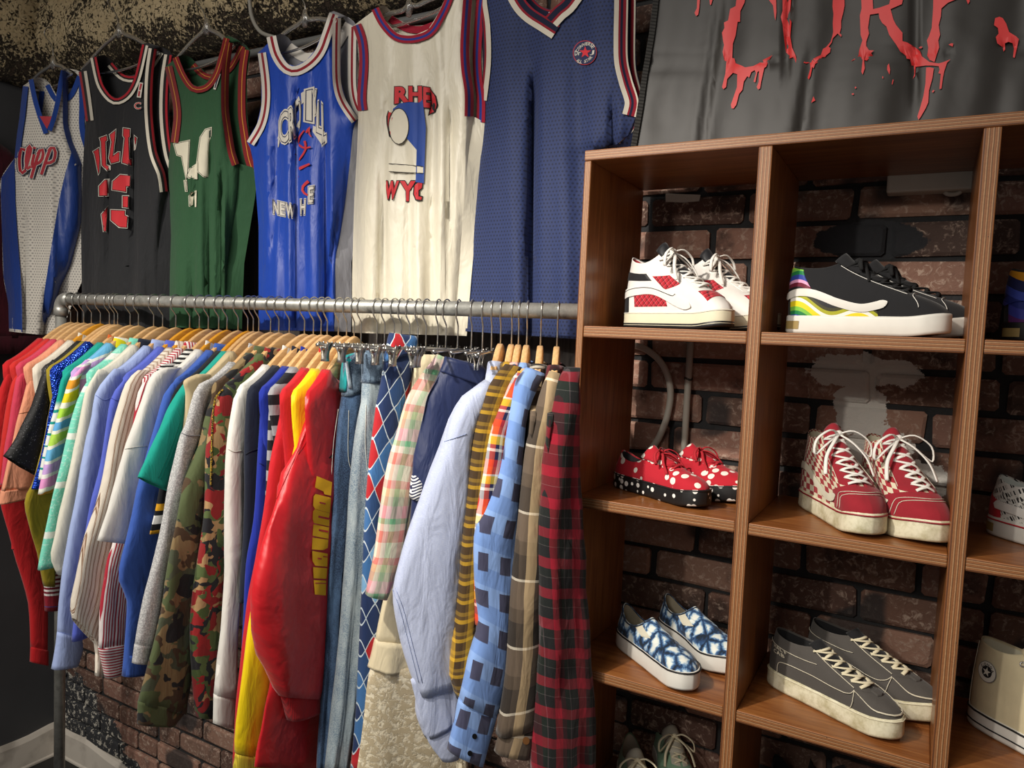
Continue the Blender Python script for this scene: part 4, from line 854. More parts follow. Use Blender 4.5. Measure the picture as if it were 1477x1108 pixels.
# ---- 2 black with red numbers
blk2 = solid('black_jersey', '232427', wr=.5, rough=.8)
J2 = Sheet(1.40, [(113.5, 104), (119, 140), (123.5, 175), (121, 215), (119, 261), (117, 333), (118, 416), (118, 472)], [(226, 71), (221, 109), (220, 163), (226, 217), (238, 250), (242, 276), (234, 310), (228, 360), (226, 420), (226, 474)], amp=.008, lam=40, ph=1.2, y0=90, valleys=((158, 240, 153, 470, .02, 3.5), (193, 200, 188, 470, .025, 4)))
tb = P_trim('white_black_red_trim', [(0, 'a81c2a'), (.34, '18181a'), (.6, 'ddd6c6')]); tba = P_trim('white_black_red_arm', [(0, 'a81c2a'), (.28, '18181a'), (.6, 'ddd6c6'), (.97, '18181a')])
neck2 = [(139, 82), (147, 118), (158, 136), (168.6, 142), (183, 133), (194, 111), (205, 64)]
r, put, b = jersey('black tank top with red block letters and the number 23', J2, neck2, blk2, tb, tba, True, .055, 9, 12, armL=2, armR=5)
Q = [zc(p, 100, 55, 5.54) for p in ([(182, 905), (240, 868), (250, 960), (245, 1075), (230, 1100), (195, 930)], [(235, 795), (300, 770), (310, 815), (295, 830), (300, 1010), (330, 1020), (330, 1055), (300, 1065), (255, 1020), (245, 830)], [(315, 770), (375, 722), (372, 790), (355, 930), (385, 905), (408, 905), (405, 990), (330, 1010), (310, 960), (330, 830)], [(425, 712), (490, 722), (490, 790), (480, 800), (485, 960), (510, 960), (505, 1030), (415, 1000), (415, 985), (435, 800), (422, 780)], [(515, 770), (545, 795), (530, 890), (515, 900)])]
Q2 = [zc(p, 100, 225, 5.54) for p in ([(230, 240), (280, 185), (325, 180), (320, 325), (232, 325)], [(340, 200), (405, 143), (495, 152), (490, 250), (460, 250), (460, 295), (335, 275)], [(420, 315), (478, 315), (475, 420), (420, 415)], [(250, 465), (312, 392), (300, 610), (268, 608)], [(325, 425), (450, 430), (450, 470), (472, 480), (465, 580), (395, 575), (325, 515)])]
red3 = flatc('print_scarlet', 'cc3038')
for nm, QQ in (('lettering', Q), ('number', Q2)):
    for d, mm, ep in ((0, w_, .0015), (.8, bk, .0022), (1.7, red3, .003)):
        mb = MB(); J2.polys(mb, [inset(p, d) for p in QQ], ep); put(mb, nm+('_outline' if d < 1.6 else ''), mm)
mb = MB(); J2.polys(mb, [zc([(560, 352), (590, 358), (572, 478), (538, 472)], 100, 55, 5.54)], .002); put(mb, 'league_patch', w_)
mb = MB(); J2.polys(mb, [zc([(566, 362), (582, 366), (568, 415), (556, 412)], 100, 55, 5.54), zc([(553, 420), (565, 424), (560, 465), (547, 462)], 100, 55, 5.54)], .0026); put(mb, 'league_patch', rd)
letters(J2, put, 'logo', [('C', zc([(520, 515), (572, 515), (570, 567), (520, 567)], 100, 55, 5.54))], [(.045, w_, .002), (0.0, red3, .0026)])
mb = MB(); b.polys(mb, [zc([(420, 350), (490, 335), (500, 400), (470, 440), (390, 465), (400, 400)], 100, 55, 5.54)], .002); put(mb, 'neck_label', flatc('label_blue', '46506e'))
clear_hanger('clear plastic hanger of the black tank top', 1.43, [(172, 46), (171, 36), (167, 20), (158, 8), (155, 0), (160, -8), (166, -9)], (172, 44), (118, 101), (229, 77))
# ---- 3 green
grn = solid('green_jersey', '2a5134', wr=.5, rough=.8)
J3 = Sheet(1.41, [(237.6, 97), (243, 120), (249, 150), (250, 172), (246, 205), (243, 240), (243, 290), (246, 340), (244, 400), (244, 472)], [(336, 62), (331, 100), (330, 153), (333, 180), (339, 217), (345, 236), (343, 277), (336, 327), (328, 377), (326, 417), (323, 474)], amp=.009, lam=33, ph=2.2, y0=90, valleys=((283, 200, 277, 470, .02, 3), (304, 200, 300, 470, .022, 3), (320, 240, 316, 470, .025, 3)))
tg = P_trim('dark_red_gold_trim', [(0, '7e1f22'), (.44, 'd19a34'), (.52, '7e1f22')])
r, put, b = jersey('dark green tank top with dark red and gold trim and cream digits', J3, [(257, 81), (266.5, 104.6), (277, 121), (284.6, 125), (297, 121), (308, 104.6), (317, 76), (322.5, 54)], grn, tg, tg, True, .06, 9, 11, armL=4, armR=5)
crm = flatc('print_cream', 'd9d3bd'); sh3 = flatc('print_dark_green', '142a1c')
QG = [zc(p, 0, 0, 3.99) for p in ([(1000, 828), (1090, 808), (1080, 995), (1070, 1032), (1045, 900), (1018, 893)], [(1215, 735), (1182, 745), (1152, 790), (1140, 880), (1130, 950), (1140, 990), (1170, 1015), (1205, 1025)], [(1075, 1008), (1092, 972), (1132, 944), (1132, 1028), (1085, 1024)], [(1060, 1040), (1072, 1040), (1076, 1100), (1068, 1100)], [(1100, 1108), (1128, 1100), (1126, 1188), (1090, 1186), (1088, 1130)])]
for d, mm, ep in ((-.9, crm, .0012), (0, sh3, .0018), (.7, crm, .0026)):
    mb = MB(); J3.polys(mb, [inset(p, d) for p in QG], ep); put(mb, 'number' if d > 0 else 'number_outline', mm)
mb = MB(); J3.polys(mb, [zc([(490, 338), (516, 342), (476, 468), (458, 462)], 225, 45, 5.54)], .002); put(mb, 'league_patch', w_)
mb = MB(); J3.polys(mb, [zc([(492, 352), (506, 354), (474, 456), (466, 452)], 225, 45, 5.54)], .0026); put(mb, 'league_patch', flatc('label_navy', '2c3046'))
mb = MB(); b.polys(mb, [zc([(360, 370), (430, 345), (440, 380), (400, 420), (330, 440), (345, 390)], 225, 45, 5.54)], .002); put(mb, 'neck_label', flatc('label_blue', '46506e'))
clear_hanger('clear plastic hanger of the green tank top', 1.44, [(298, 42), (297, 30), (293, 16), (284, 3), (280, -6)], (298, 38), (244, 98), (338, 68))
# ---- 4 royal blue satin
roy = solid('royal_blue_satin', '1244b0', rough=.42, spec=.5, wr=.4)
J4 = Sheet(1.41, [(371.7, 77), (377, 118), (377, 151), (370.6, 179), (356, 204), (361, 214), (365, 232), (369, 273), (373, 327), (373, 425), (373, 476)], [(492, 26), (491, 75), (492, 118), (499, 144), (517, 171), (510, 184), (505, 230), (499, 284), (491, 338), (484, 375), (484, 429), (482, 478)], amp=.011, lam=30, ph=.2, y0=60, valleys=((429, 120, 426, 480, .026, 3), (400, 160, 390, 480, .016, 4), (470, 200, 466, 480, .022, 3), (488, 300, 462, 480, .02, 3)))
tw = P_trim('white_red_white_trim', [(0, 'dcd6cc'), (.36, '8e1c2a'), (.64, 'dcd6cc')])
r, put, b = jersey('royal blue satin tank top with white arched letters, between the green and the cream ones', J4, [(398, 51), (404, 75), (415, 92), (426, 95.5), (443, 86), (456, 70.6), (465, 47), (475, 18)], roy, tw, tw, True, .06, 14, 12, armL=4, armR=4, bneck_m=P_trim('white_trim', [(0, 'dcd6cc')]), mback=solid('grey_lining', '9a9aa0'))
zq = lambda *q: zc(q, 350, 10, 4.617)
letters(J4, put, 'lettering', [('C', zq((238, 722), (300, 690), (305, 890), (245, 912))), ('R', zq((304, 690), (338, 655), (352, 855), (312, 885))), ('O', zq((345, 640), (382, 592), (388, 780), (356, 835))), ('I', zq((428, 562), (456, 556), (456, 755), (426, 750))), ('Y', zq((462, 556), (490, 556), (500, 690), (470, 730))), ('L', zq((500, 640), (520, 630), (535, 850), (492, 830))), ('L', zq((526, 655), (550, 680), (556, 885), (530, 905)))], [(.075, w_, .0015), (.035, nv, .0022), (.012, w_, .003)])
mb = MB(); J4.polys(mb, [zq((222, 960), (238, 830), (246, 900), (240, 930)), zq((388, 575), (410, 560), (408, 632), (392, 650)), zq((470, 790), (545, 830), (535, 930), (465, 830))], .0014); put(mb, 'lettering_outline', w_)
z2 = lambda *q: zc(q, 350, 230, 4.617)
letters(J4, put, 'lettering', [('N', z2((202, 275), (238, 282), (238, 365), (204, 358))), ('E', z2((248, 285), (280, 292), (280, 374), (250, 368))), ('W', z2((288, 294), (346, 304), (344, 388), (292, 378))), ], [(.09, w_, .0015), (.05, nv, .0022), (.02, w_, .003)])
for it in (('H', z2((385, 272), (418, 270), (414, 362), (386, 364))), ('E', z2((440, 188), (472, 182), (466, 282), (438, 286)))): letters(J4, put, 'lettering', [it], [(.09, w_, .0015), (.05, nv, .0022), (.02, w_, .003)])
rs = flatc('print_orange_red', 'c8343a')
mb = MB()
for s_, wv in ((zq((368, 905), (380, 860), (410, 822)), 3), (zq((422, 838), (445, 800), (440, 840), (456, 865)), 3), (zq((368, 915), (410, 940), (452, 932)), 3.4), (zq((412, 892), (418, 950), (372, 1022)), 3.6), (zq((352, 985), (362, 970)), 2.5), (zq((374, 1078), (446, 1045)), 4.5), (z2((368, 118), (366, 95)), 2.2), (z2((438, 145), (402, 178), (400, 215), (432, 238)), 4.5)):
    J4.ribbon(mb, s_, wv, .0026, 0, K=2, wend=wv*.6)
put(mb, 'script', rs)
clear_hanger('clear plastic hanger of the royal blue tank top', 1.44, [(440, 22), (440, 8), (434, -4), (425, -12)], (440, 26), (378, 76), (490, 34))
# ---- 5 cream satin
crs = solid('cream_satin', 'ddd6c2', rough=.42, spec=.5, wr=.45)
J5 = Sheet(1.40, [(508.5, 38), (516, 61), (518, 92), (515, 140), (517, 160), (515, 219), (512, 268), (510, 322), (508, 402), (508, 480)], [(684, -22), (681, 0), (677, 61), (678, 97), (683, 132), (683, 168), (676, 219), (667, 321), (660, 422), (655, 484)], amp=.011, lam=36, ph=1.9, y0=40, valleys=((560, 120, 547, 480, .02, 4), (624, 110, 620, 480, .016, 4), (652, 140, 640, 480, .02, 4), (594, 250, 590, 480, .014, 4)))
tr = P_trim('red_blue_red_trim', [(0, '9a1c32'), (.36, '2a3a8c'), (.66, '9a1c32')])
r, put, b = jersey('cream satin tank top with red and blue trim and a red arched print', J5, [(546, 10), (556, 30), (570, 46), (583, 51), (600, 50), (618, 42), (632, 20), (641, 0), (648, -22)], crs, tr, tr, True, .055, 11, 13, armL=4, armR=5, bneck_m=P_trim('plain_crimson_trim', [(0, '9a1c32')]))
z5 = lambda *q: zc(q, 535, 110, 5.83)
letters(J5, put, 'lettering', [('R', z5((208, 98), (300, 92), (302, 208), (206, 222))), ('H', z5((325, 92), (420, 92), (422, 212), (326, 206))), ('E', z5((446, 100), (494, 108), (496, 255), (446, 250)))], [(.085, bk, .0015), (.05, red3, .0024)])
letters(J5, put, 'lettering', [('W', z5((125, 890), (228, 890), (205, 1025), (122, 1025))), ('Y', z5((262, 892), (358, 892), (345, 1040), (272, 1040)))], [(.085, bk, .0015), (.05, red3, .0024)])
for ep, d, mm in ((.0015, -1.6, bk), (.0024, 0, red3)):
    for PP in (inset(z5((500, 112), (540, 170), (552, 240), (535, 295), (492, 318), (500, 285), (515, 250), (510, 170)), d), inset(z5((150, 300), (180, 310), (175, 500), (160, 500), (140, 400), (138, 340)), d), inset(z5((368, 920), (400, 890), (432, 895), (428, 940), (400, 960), (400, 1010), (428, 1015), (425, 1040), (380, 1035), (362, 990)), d)): mb = MB(); J5.polys(mb, [PP], ep); put(mb, 'lettering' if d == 0 else 'lettering_outline', mm)
mb = MB(); J5.polys(mb, [z5((185, 275), (240, 228), (320, 218), (405, 222), (435, 195), (442, 260), (462, 430), (458, 540), (445, 900), (375, 890), (385, 620), (180, 380))], .0032); put(mb, 'printed_shape', flatc('print_blue', '24479a'), label='plain blue printed shape')
mb = MB(); J5.polys(mb, [[(569+14.5*cos(a)+6, 182+26*sin(a)) for a in [2*pi*k/40 for k in range(40)]]], .0038); J5.polys(mb, [z5((150, 735), (440, 760), (440, 815), (150, 800))], .0038); put(mb, 'printed_shape', flatc('print_off_white', 'ddd6c2'), label='plain cream printed shape')
mb = MB(); J5.ribbon(mb, [(575+14.5*cos(a), 182+26*sin(a)) for a in [2*pi*k/40 for k in range(41)]], 1, .0042, 0, K=1); J5.ribbon(mb, z5((150, 735), (300, 745), (440, 760)), .9, .0042, 0, K=1); J5.ribbon(mb, z5((150, 800), (300, 810), (440, 815)), .9, .0042, 0, K=1); put(mb, 'printed_line', bk)
clear_hanger('clear plastic hanger of the cream satin tank top', 1.43, [(590, 6), (590, -10), (584, -20)], (590, 10), (520, 40), (676, -14))
# ---- 6 navy mesh
nav = meshcloth('navy_mesh', '273561', '18213f', .0082)
J6 = Sheet(1.44, [(683, -40), (682, 0), (687, 40), (688, 89), (682, 143), (680, 172), (679, 218), (675, 225), (668, 308), (663, 359), (656, 435), (648, 476)], [(906, -40), (906, 0), (905, 60), (906, 89), (912, 115), (921, 146), (917, 169), (906, 195), (890, 208), (852, 222), (850, 300), (847, 400), (845, 440), (841, 490)], amp=.010, lam=70, ph=2.4, y0=60, valleys=((770, 110, 764, 480, .05, 5), (884, 150, 884, 230, .03, 4), (690, 60, 668, 480, .015, 8)), edge=.02)
tn = P_trim('navy_red_cream_trim', [(0, '8e1c2c'), (.12, '1b1f38'), (.48, '8e1c2c'), (.64, 'd8d0c0')])
tn2 = P_trim('navy_red_cream_arm', [(0, 'd8d0c0'), (.12, '8e1c2c'), (.34, '1b1f38'), (.52, '8e1c2c'), (.66, 'd8d0c0')])
r, put, b = jersey('navy mesh tank top with a V neck and a round star patch', J6, [(744, -26), (758, 0), (770, 13), (787, 24), (800, 10), (812, 0), (830, -26)], nav, tn, tn2, True, .05, 22, 20, armL=4, armR=6, vneck=1.2)
def ell(cx, cy, rx, ry, n=40, a0=0): return [(cx+rx*cos(2*pi*k/n)+.18*ry*sin(2*pi*k/n), cy+ry*sin(2*pi*k/n)-.22*rx*cos(2*pi*k/n)) for k in range(n)]
for rx, mm, ep in ((17, rd, .002), (15.9, nv, .0026)):
    mb = MB(); J6.polys(mb, [ell(843.5, 76, rx, rx*1.02)], ep); put(mb, 'round_patch', mm)
mb = MB(); J6.polys(mb, [[(844+(9 if k % 2 == 0 else 3.6)*sin(pi*k/5), 75.5-(9 if k % 2 == 0 else 3.6)*cos(pi*k/5)) for k in range(10)]], .0032); put(mb, 'star', flatc('print_bright_red', 'd8303c'))
def arc(txt, cx, cy, r_, a0, a1, h, inner=False):
    it = []
    for i, ch in enumerate(txt):
        if ch == ' ': continue
        t0 = radians(lerp(a0, a1, (i+.08)/len(txt))); t1 = radians(lerp(a0, a1, (i+.92)/len(txt))); ro, ri = (r_, r_-h) if not inner else (r_-h, r_)
        f = lambda a, q: (cx+q*cos(a)*1.0+.12*q*sin(a)*-1, cy+q*sin(a)-.2*q*cos(a))
        it.append((ch, (f(t0, ro), f(t1, ro), f(t1, ri), f(t0, ri))))
    return it
letters(J6, put, 'patch_lettering', arc('CONVERSE', 843.5, 76, 15, -165, -20, 4.5)+arc('ALL STAR', 843.5, 76, 15.2, 140, 35, 4.3, True)+[('D', ((829, 73.5), (833, 73), (833, 79.5), (829, 80))), ('r', ((834, 75.5), (837.5, 75), (837.5, 79), (834, 79.5))), ('J', ((852, 73), (857, 72.5), (856, 79), (851, 79.5)))], [(.02, w_, .0034)])
mb = MB(); b.polys(mb, [zc([(640, 25), (740, 0), (745, 12), (650, 52)], 650, 0, 5.036)], .003); put(mb, 'neck_label', flatc('label_white', 'c8ccd2'))
mb = MB(); J6.ribbon(mb, [(916, 178), (906, 194), (893, 212)], 6, -.004, 0); put(mb, 'vent_trim', tn2)
clear_hanger('clear plastic hanger of the navy mesh tank top', 1.47, [(792, -40), (792, -56)], (792, -38), (700, -34), (895, -34))
# ---- grey cable by the beam
mb = MB(); mb.tube(interp([at(x, y, 1.46) for x, y in ((358, -30), (360, 0), (364, 26), (376, 46), (396, 54))], 30), .0055, 10)
tag(mb.build('electric_cable', plain('grey_cable', '8a877f', .5)), 'grey cable curving down from the plaster beam beside the royal blue tank top', 'cable')
# ---- maroon sweatshirt on the left wall
mrn = solid('maroon_fleece', '4a1220', wr=.6)
def wallcloth():
    r = empty('sweatshirt', (XL+.05, 1.25, 1.9), 0, 'dark maroon sweatshirt hanging on the charcoal side wall behind the white and blue tank top', 'sweatshirt')
    mb = MB(); rows = []
    for k in range(24):
        t = k/23; row = []
        for j in range(40):
            u = j/39; y = lerp(.85, 1.55, u); zt = 2.24+.1*math.exp(-((u-.5)/.22)**2)-.10*sm(.75, 1, u); z = lerp(zt, 1.60+.02*u, t)
            row.append((XL+.045+.02*sin(u*pi)+.012*noise.noise((u*7, z*2, 4))*sm(0, .3, t), y, z))
        rows.append(row)
    mb.loft(rows, False, uvs=[[(j/39*.7+.01, k/23*.5) for j in range(40)] for k in range(24)])
    o = mb.build('body', mrn, r, solid=.012); o.matrix_parent_inverse = Matrix.Translation(-r.location)
    mb = MB(); mb.loft([[(XL+.05+.02*sin(j/39*pi), lerp(.86, 1.54, j/39), z+.02*j/39) for j in range(40)] for z in (1.607, 1.545)], False, uvs=[[(j/39*.7+.01, q) for j in range(40)] for q in (0, .05)])
    o = mb.build('hem_rib', mrn, r, solid=.016); o.matrix_parent_inverse = Matrix.Translation(-r.location)
wallcloth()
# ---------------------------------------------------------------- banner
ban = NT('black_polyester'); c1 = ban.noise(ban.ob, 5, 3); ban.p(Base_Color='292623', Roughness=.5, Specular_IOR_Level=.4, Normal=ban.bump(ban.noise(ban.ob, 5, 3, .5, .4), .5, .012)); ban = ban.m
BN = Sheet(1.405, amp=.004, lam=120, ph=.3, y0=-100, y1=220, drift=-.2, valleys=((1140, -60, 1135, 85, .012, 3), (1040, 0, 1010, 220, .006, 5), (1168, 80, 1150, 220, .006, 4), (1322, -40, 1318, 130, .010, 3)))
_oy = BN.Y
def banY(x, y): return _oy(x, y)+.006*math.exp(-((y-(92-.02*(x-940)-.05*max(0, x-1180)))/3)**2)
BN.Y = banY
fl_ = empty('banner', tuple(at(1200, 120, 1.405)), 0, 'black cloth banner with dripping red letters hanging above the shelf', 'banner')
def bput(mb, n, m, **k):
    o = mb.build(n, m, fl_, **k); o.matrix_parent_inverse = Matrix.Translation(-fl_.location); return o
mb = MB(); BN.polys(mb, [[(948, -60), (942, 0), (936, 49), (926, 108), (919, 157), (909, 215), (1200, 190), (1500, 168), (1560, 162), (1560, -60)]], 0, 6); bput(mb, 'cloth', ban)
mb = MB(); BN.ribbon(mb, [(948, -60), (942, 0), (936, 49), (926, 108), (919, 157), (909, 215)], 8, .003, -1); bput(mb, 'stitched_edge', fabric('stitched_edge', 'x', lambda t: t.stripes(U(t)[0], .012, [(0, '343331'), (.6, '1c1b1a')])))
A3 = lambda p: zc(p, 900, 0, 5.093); A4 = lambda p: zc(p, 1180, 0, 4.973)
BL = [A3([(850, -180), (820, 45), (780, 65), (765, 150), (735, 165), (738, 205), (720, 240), (728, 300), (735, 330), (725, 380), (735, 440), (752, 455), (745, 540), (720, 640), (730, 655), (750, 640), (758, 580), (800, 535), (832, 545), (830, 640), (785, 770), (790, 795), (805, 797), (825, 770), (845, 690), (870, 660), (880, 600), (905, 560), (920, 570), (935, 530), (960, 515), (970, 535), (952, 600), (965, 605), (980, 530), (992, 520), (990, 600), (975, 640), (985, 658), (1000, 650), (1008, 600), (1030, 500), (1045, 490), (1060, 450), (1090, 405), (1050, 425), (1020, 440), (990, 465), (950, 485), (890, 495), (860, 480), (820, 465), (812, 430), (795, 425), (800, 320), (820, 260), (835, 160), (852, 160), (855, 80), (885, 20), (920, -180)]),
 A3([(540, -60), (535, 60), (518, 95), (530, 118), (545, 108), (553, 60), (562, -60)]), A3([(626, -20), (632, 35), (640, 35), (655, -20)]),
 A3([(1165, -180), (1165, 80), (1152, 125), (1165, 180), (1178, 300), (1190, 385), (1218, 410), (1215, 430), (1240, 420), (1262, 460), (1270, 455), (1262, 410), (1235, 350), (1222, 270), (1230, 160), (1213, 130), (1225, 40), (1240, -180)]), A3([(1050, -20), (1095, 40), (1105, 120), (1113, 150), (1120, 90), (1117, -20)]),
 A4([(112, -120), (103, 45), (110, 100), (105, 170), (108, 230), (100, 265), (90, 300), (55, 340), (35, 350), (20, 395), (-5, 405), (-40, 425), (-95, 430), (-105, 450), (-85, 455), (-58, 450), (-55, 490), (-75, 560), (-66, 570), (-54, 545), (-42, 480), (-32, 490), (-22, 460), (0, 445), (30, 410), (50, 410), (60, 395), (85, 375), (90, 345), (75, 335), (98, 305), (105, 275), (140, 240), (165, 265), (168, 250), (155, 238), (165, 200), (165, 150), (180, 90), (190, 40), (185, -120)]),
 A4([(305, -120), (312, 60), (300, 110), (305, 250), (318, 290), (295, 360), (290, 400), (235, 440), (300, 410), (320, 430), (310, 515), (320, 535), (335, 490), (330, 430), (350, 435), (375, 405), (395, 405), (380, 380), (400, 362), (365, 360), (345, 330), (345, 300), (365, 240), (358, 200), (372, 105), (435, 95), (440, 130), (460, 165), (490, 190), (510, 250), (560, 320), (590, 370), (630, 400), (635, 420), (660, 425), (670, 470), (685, 470), (690, 510), (680, 565), (695, 545), (700, 480), (770, 470), (820, 470), (865, 475), (872, 500), (862, 525), (880, 530), (870, 640), (885, 635), (895, 560), (905, 510), (925, 450), (950, 425), (900, 445), (865, 455), (800, 445), (745, 405), (730, 365), (690, 335), (640, 305), (605, 295), (605, 235), (560, 180), (540, 140), (520, 65), (600, 30), (640, -120), (545, -120), (510, 30), (440, 55), (395, 65), (385, -120)]),
 A4([(828, -120), (825, 60), (815, 200), (795, 260), (780, 290), (790, 340), (783, 400), (800, 430), (835, 445), (848, 400), (868, 340), (862, 290), (875, 250), (865, 180), (880, 120), (885, 60), (930, 20), (1000, -10), (990, -120)]), A4([(775, 485), (770, 600), (755, 690), (730, 780), (712, 835), (720, 860), (735, 840), (770, 780), (790, 735), (795, 650), (820, 560), (830, 490), (800, 482)]),
 A4([(1270, 130), (1262, 180), (1290, 200), (1295, 240), (1275, 265), (1285, 310), (1325, 340), (1330, 370), (1342, 355), (1340, 310), (1365, 300), (1395, 310), (1405, 350), (1398, 410), (1410, 415), (1425, 350), (1440, 280), (1420, 260), (1370, 230), (1350, 170), (1325, 130), (1300, 120)]),
 A4([(497, 470), (495, 500), (512, 535), (517, 500), (508, 455)]), A4([(935, 320), (955, 310), (970, 312), (965, 335)]), A4([(720, 345), (735, 332), (750, 335), (740, 348)]), A4([(262, 628), (270, 620), (276, 630), (266, 636)]), A4([(240, 672), (255, 668), (256, 680), (244, 680)]), A4([(528, 605), (535, 570), (542, 572), (534, 605)]), A4([(815, 660), (825, 645), (836, 648), (826, 664)]), A4([(460, 560), (462, 545), (468, 550), (467, 564)]), A4([(1060, -10), (1075, 30), (1088, 10), (1085, -10)]), A3([(1375, 755), (1392, 708), (1406, 738)])]
mb = MB(); BN.polys(mb, BL, .0016, 6); bput(mb, 'red_lettering', flatc('print_banner_red', 'd63a3a', .55))
# ---------------------------------------------------------------- prints, cords and buttons laid on the clothes
from mathutils.bvhtree import BVHTree
def drape(root, on, name, polys, m, eps=.0015, step=5, label=None, tubes=None, r=.001):
    """px polygons / polylines laid on the surface of the named parts of a garment"""
    vs, fs = [], []; mw = Matrix.Translation(root.location) @ Matrix.Rotation(root.rotation_euler.z, 4, 'Z')
    for o in [o for o in bpy.data.objects if o.parent == root and o.name.split('.')[0] in on]:
        b = len(vs); vs += [mw @ v.co for v in o.data.vertices]; fs += [[i+b for i in p.vertices] for p in o.data.polygons]
    bv = BVHTree.FromPolygons(vs, fs); o0 = Vector((0, 0, OZ)); inv = mw.inverted()
    def hit(x, y):
        d = ray(x, y).normalized(); h = bv.ray_cast(o0, d)
        if h[0] is None:
            best = None
            for dx, dy in ((2, 0), (-2, 0), (0, 2), (0, -2), (5, 0), (-5, 0), (9, 0), (-9, 0)):
                h = bv.ray_cast(o0, ray(x+dx, y+dy).normalized())
                if h[0] is not None: return o0+d*((h[0]-o0).length-eps)
            return None
        return h[0]-d*eps
    mb = MB()
    if polys:
        sh = Sheet(1); sh.pt = lambda x, y, e=0: hit(x, y) or Vector((0, 0, OZ))+ray(x, y)
        sh.polys(mb, polys, 0, step)
        mb.v = [tuple(inv @ Vector(v)) for v in mb.v]
    for T in tubes or []:
        P = [hit(q.x, q.y) for q in interp([(x, y, 0) for x, y in T], max(6, len(T)*4))]; P = [inv @ p for p in P if p]
        if len(P) > 2: mb.tube(P, r, 6)
    return mb.build(name, m, root, label=label)
zy = lambda *q: zc(q, 435, 640, 4.815)
chen = plain('yellow_chenille', 'f2bd22', .95)
for P_ in (zy((105, 225), (212, 268), (204, 362), (158, 352), (152, 332), (93, 305)), zy((98, 350), (205, 376), (197, 482), (95, 455), (80, 432), (84, 365)), zy((92, 456), (196, 484), (192, 575), (85, 552), (77, 520), (80, 470)), zy((82, 560), (191, 582), (187, 662), (76, 640)), zy((76, 652), (186, 668), (182, 725), (150, 740), (72, 735)), zy((74, 745), (182, 765), (179, 855), (95, 848), (76, 815)), zy((80, 858), (178, 866), (172, 940), (84, 935)), zy((84, 948), (172, 952), (168, 1055), (92, 1048))):
    drape(J, ('sleeve', 'body_front'), 'block_letter', [P_], chen, .003, label='yellow block letter')
for P_ in (zy((125, 404), (168, 414), (166, 424), (124, 414)), zy((118, 500), (192, 516), (191, 530), (117, 514)), zy((120, 594), (186, 606), (185, 618), (119, 606)), zy((112, 792), (140, 796), (140, 806), (112, 802)), zy((150, 780), (180, 786), (180, 792), (150, 788)), zy((95, 965), (172, 968), (172, 974), (95, 972))):
    drape(J, ('sleeve', 'body_front'), 'letter_slot', [P_], satin, .0038)
zt = lambda *q: zc(q, 340, 600, 7.385)
drape(J, ('sleeve', 'body_front'), 'script_embroidery', None, plain('black_thread', '151214', .7), .0015, tubes=[zt((772, 372), (860, 356), (990, 350), (1040, 362)), zt((880, 358), (830, 402), (778, 446)), zt((858, 425), (900, 400), (905, 390), (870, 410), (850, 440), (880, 448), (920, 425)), zt((975, 400), (935, 410), (915, 440), (945, 445), (985, 402), (970, 445), (1000, 440)), zt((1010, 410), (995, 452), (1035, 415), (1030, 455))], r=.0016, label='black script embroidery')
drape(g[[i for i, q in enumerate(g) if q['label'].startswith('camouflage parka')][0]], ('sleeve', 'body'), 'drawcord', None, fabric('braided_cord', 'x', lambda t: t.mix(t.step(t.noise(t.ob, 300, 1), .45, .55), 'b8952a', '2a2a1c')), .002, tubes=[[(322, 562), (312, 572), (308, 590), (306, 620), (305, 660), (304, 700)]], r=.0022, label='yellow braided cord')
btn = plain('black_button', '141416', .3); wbt = plain('wooden_button', '9a6a3c', .4)
def button(root, on, x, y, m, rad=2.6):
    drape(root, on, 'button', [[(x+rad*cos(2*pi*k/14), y+rad*1.15*sin(2*pi*k/14)) for k in range(14)]], m, .002)
zb = lambda x, y: (560+x/4.013, 832+y/4.013)
for x, y in ((500, 925), (473, 1023)): button(B, ('cuff', 'sleeve'), *zb(x, y), btn, 3.6)
BR = [q for q in g if q['label'].startswith('brown plaid')][0]; button(BR, ('cuff', 'sleeve'), *zb(798, 950), wbt, 5)
CH = C
for nm, pts in (('seam', [(641, 637), (656, 632), (673, 626)]), ('seam', [(566, 850), (577, 880), (590, 930), (604, 985)]), ('seam', [(570, 848), (582, 880), (595, 930), (609, 985)])):
    drape(CH, ('sleeve', 'cuff'), nm, None, plain('chambray_thread', '8b99be', .9), .001, tubes=[pts], r=.0005)
def seam(lab, pts, c, on=('sleeve', 'cuff', 'front_leg', 'waistband', 'skirt_panel'), r=.0008, nm='seam'):
    q = [k for k in GAR if k['label'].startswith(lab)][0]; drape(q, on, nm, None, plain(nm+'_'+c, c, .9), .001, tubes=pts, r=r)
seam('light blue button', [[(138, 570), (150, 577), (165, 572)]], '7d90c6'); seam('periwinkle', [[(160, 574), (170, 578), (182, 574)]], '3f4ea8')
seam('peach', [[(27, 597), (40, 594), (55, 594)]], 'b97555'); seam('white waffle', [[(180, 648), (196, 645), (212, 644)]], 'bdbab2')
seam('teal short', [[(228, 690), (245, 650), (262, 600), (266, 570)], [(232, 692), (249, 652), (265, 604)]], '10796c'); seam('heather', [[(262, 625), (275, 629), (290, 628)]], '84848a', r=.0012)
seam('dark blue jeans', [[(503, 592), (502, 640), (503, 665), (508, 680), (512, 684)], [(478, 690), (481, 640), (488, 590)]], 'c9ccc4', r=.0007); seam('faded pale', [[(528, 584), (527, 640), (530, 678), (534, 686)]], 'd0d4cc')
seam('shiny red', [[(430, 655), (440, 640), (455, 605)], [(399, 720), (412, 690), (430, 650), (440, 625), (450, 598)]], 'a30f18')
seam('off-white', [[(329, 648), (338, 652), (349, 650)]], 'b9b6ac'); seam('navy sweat', [[(354, 656), (362, 651), (372, 648)]], '0f1420'); seam('royal blue sweat', [[(374, 668), (380, 671)]], '0f1c66')
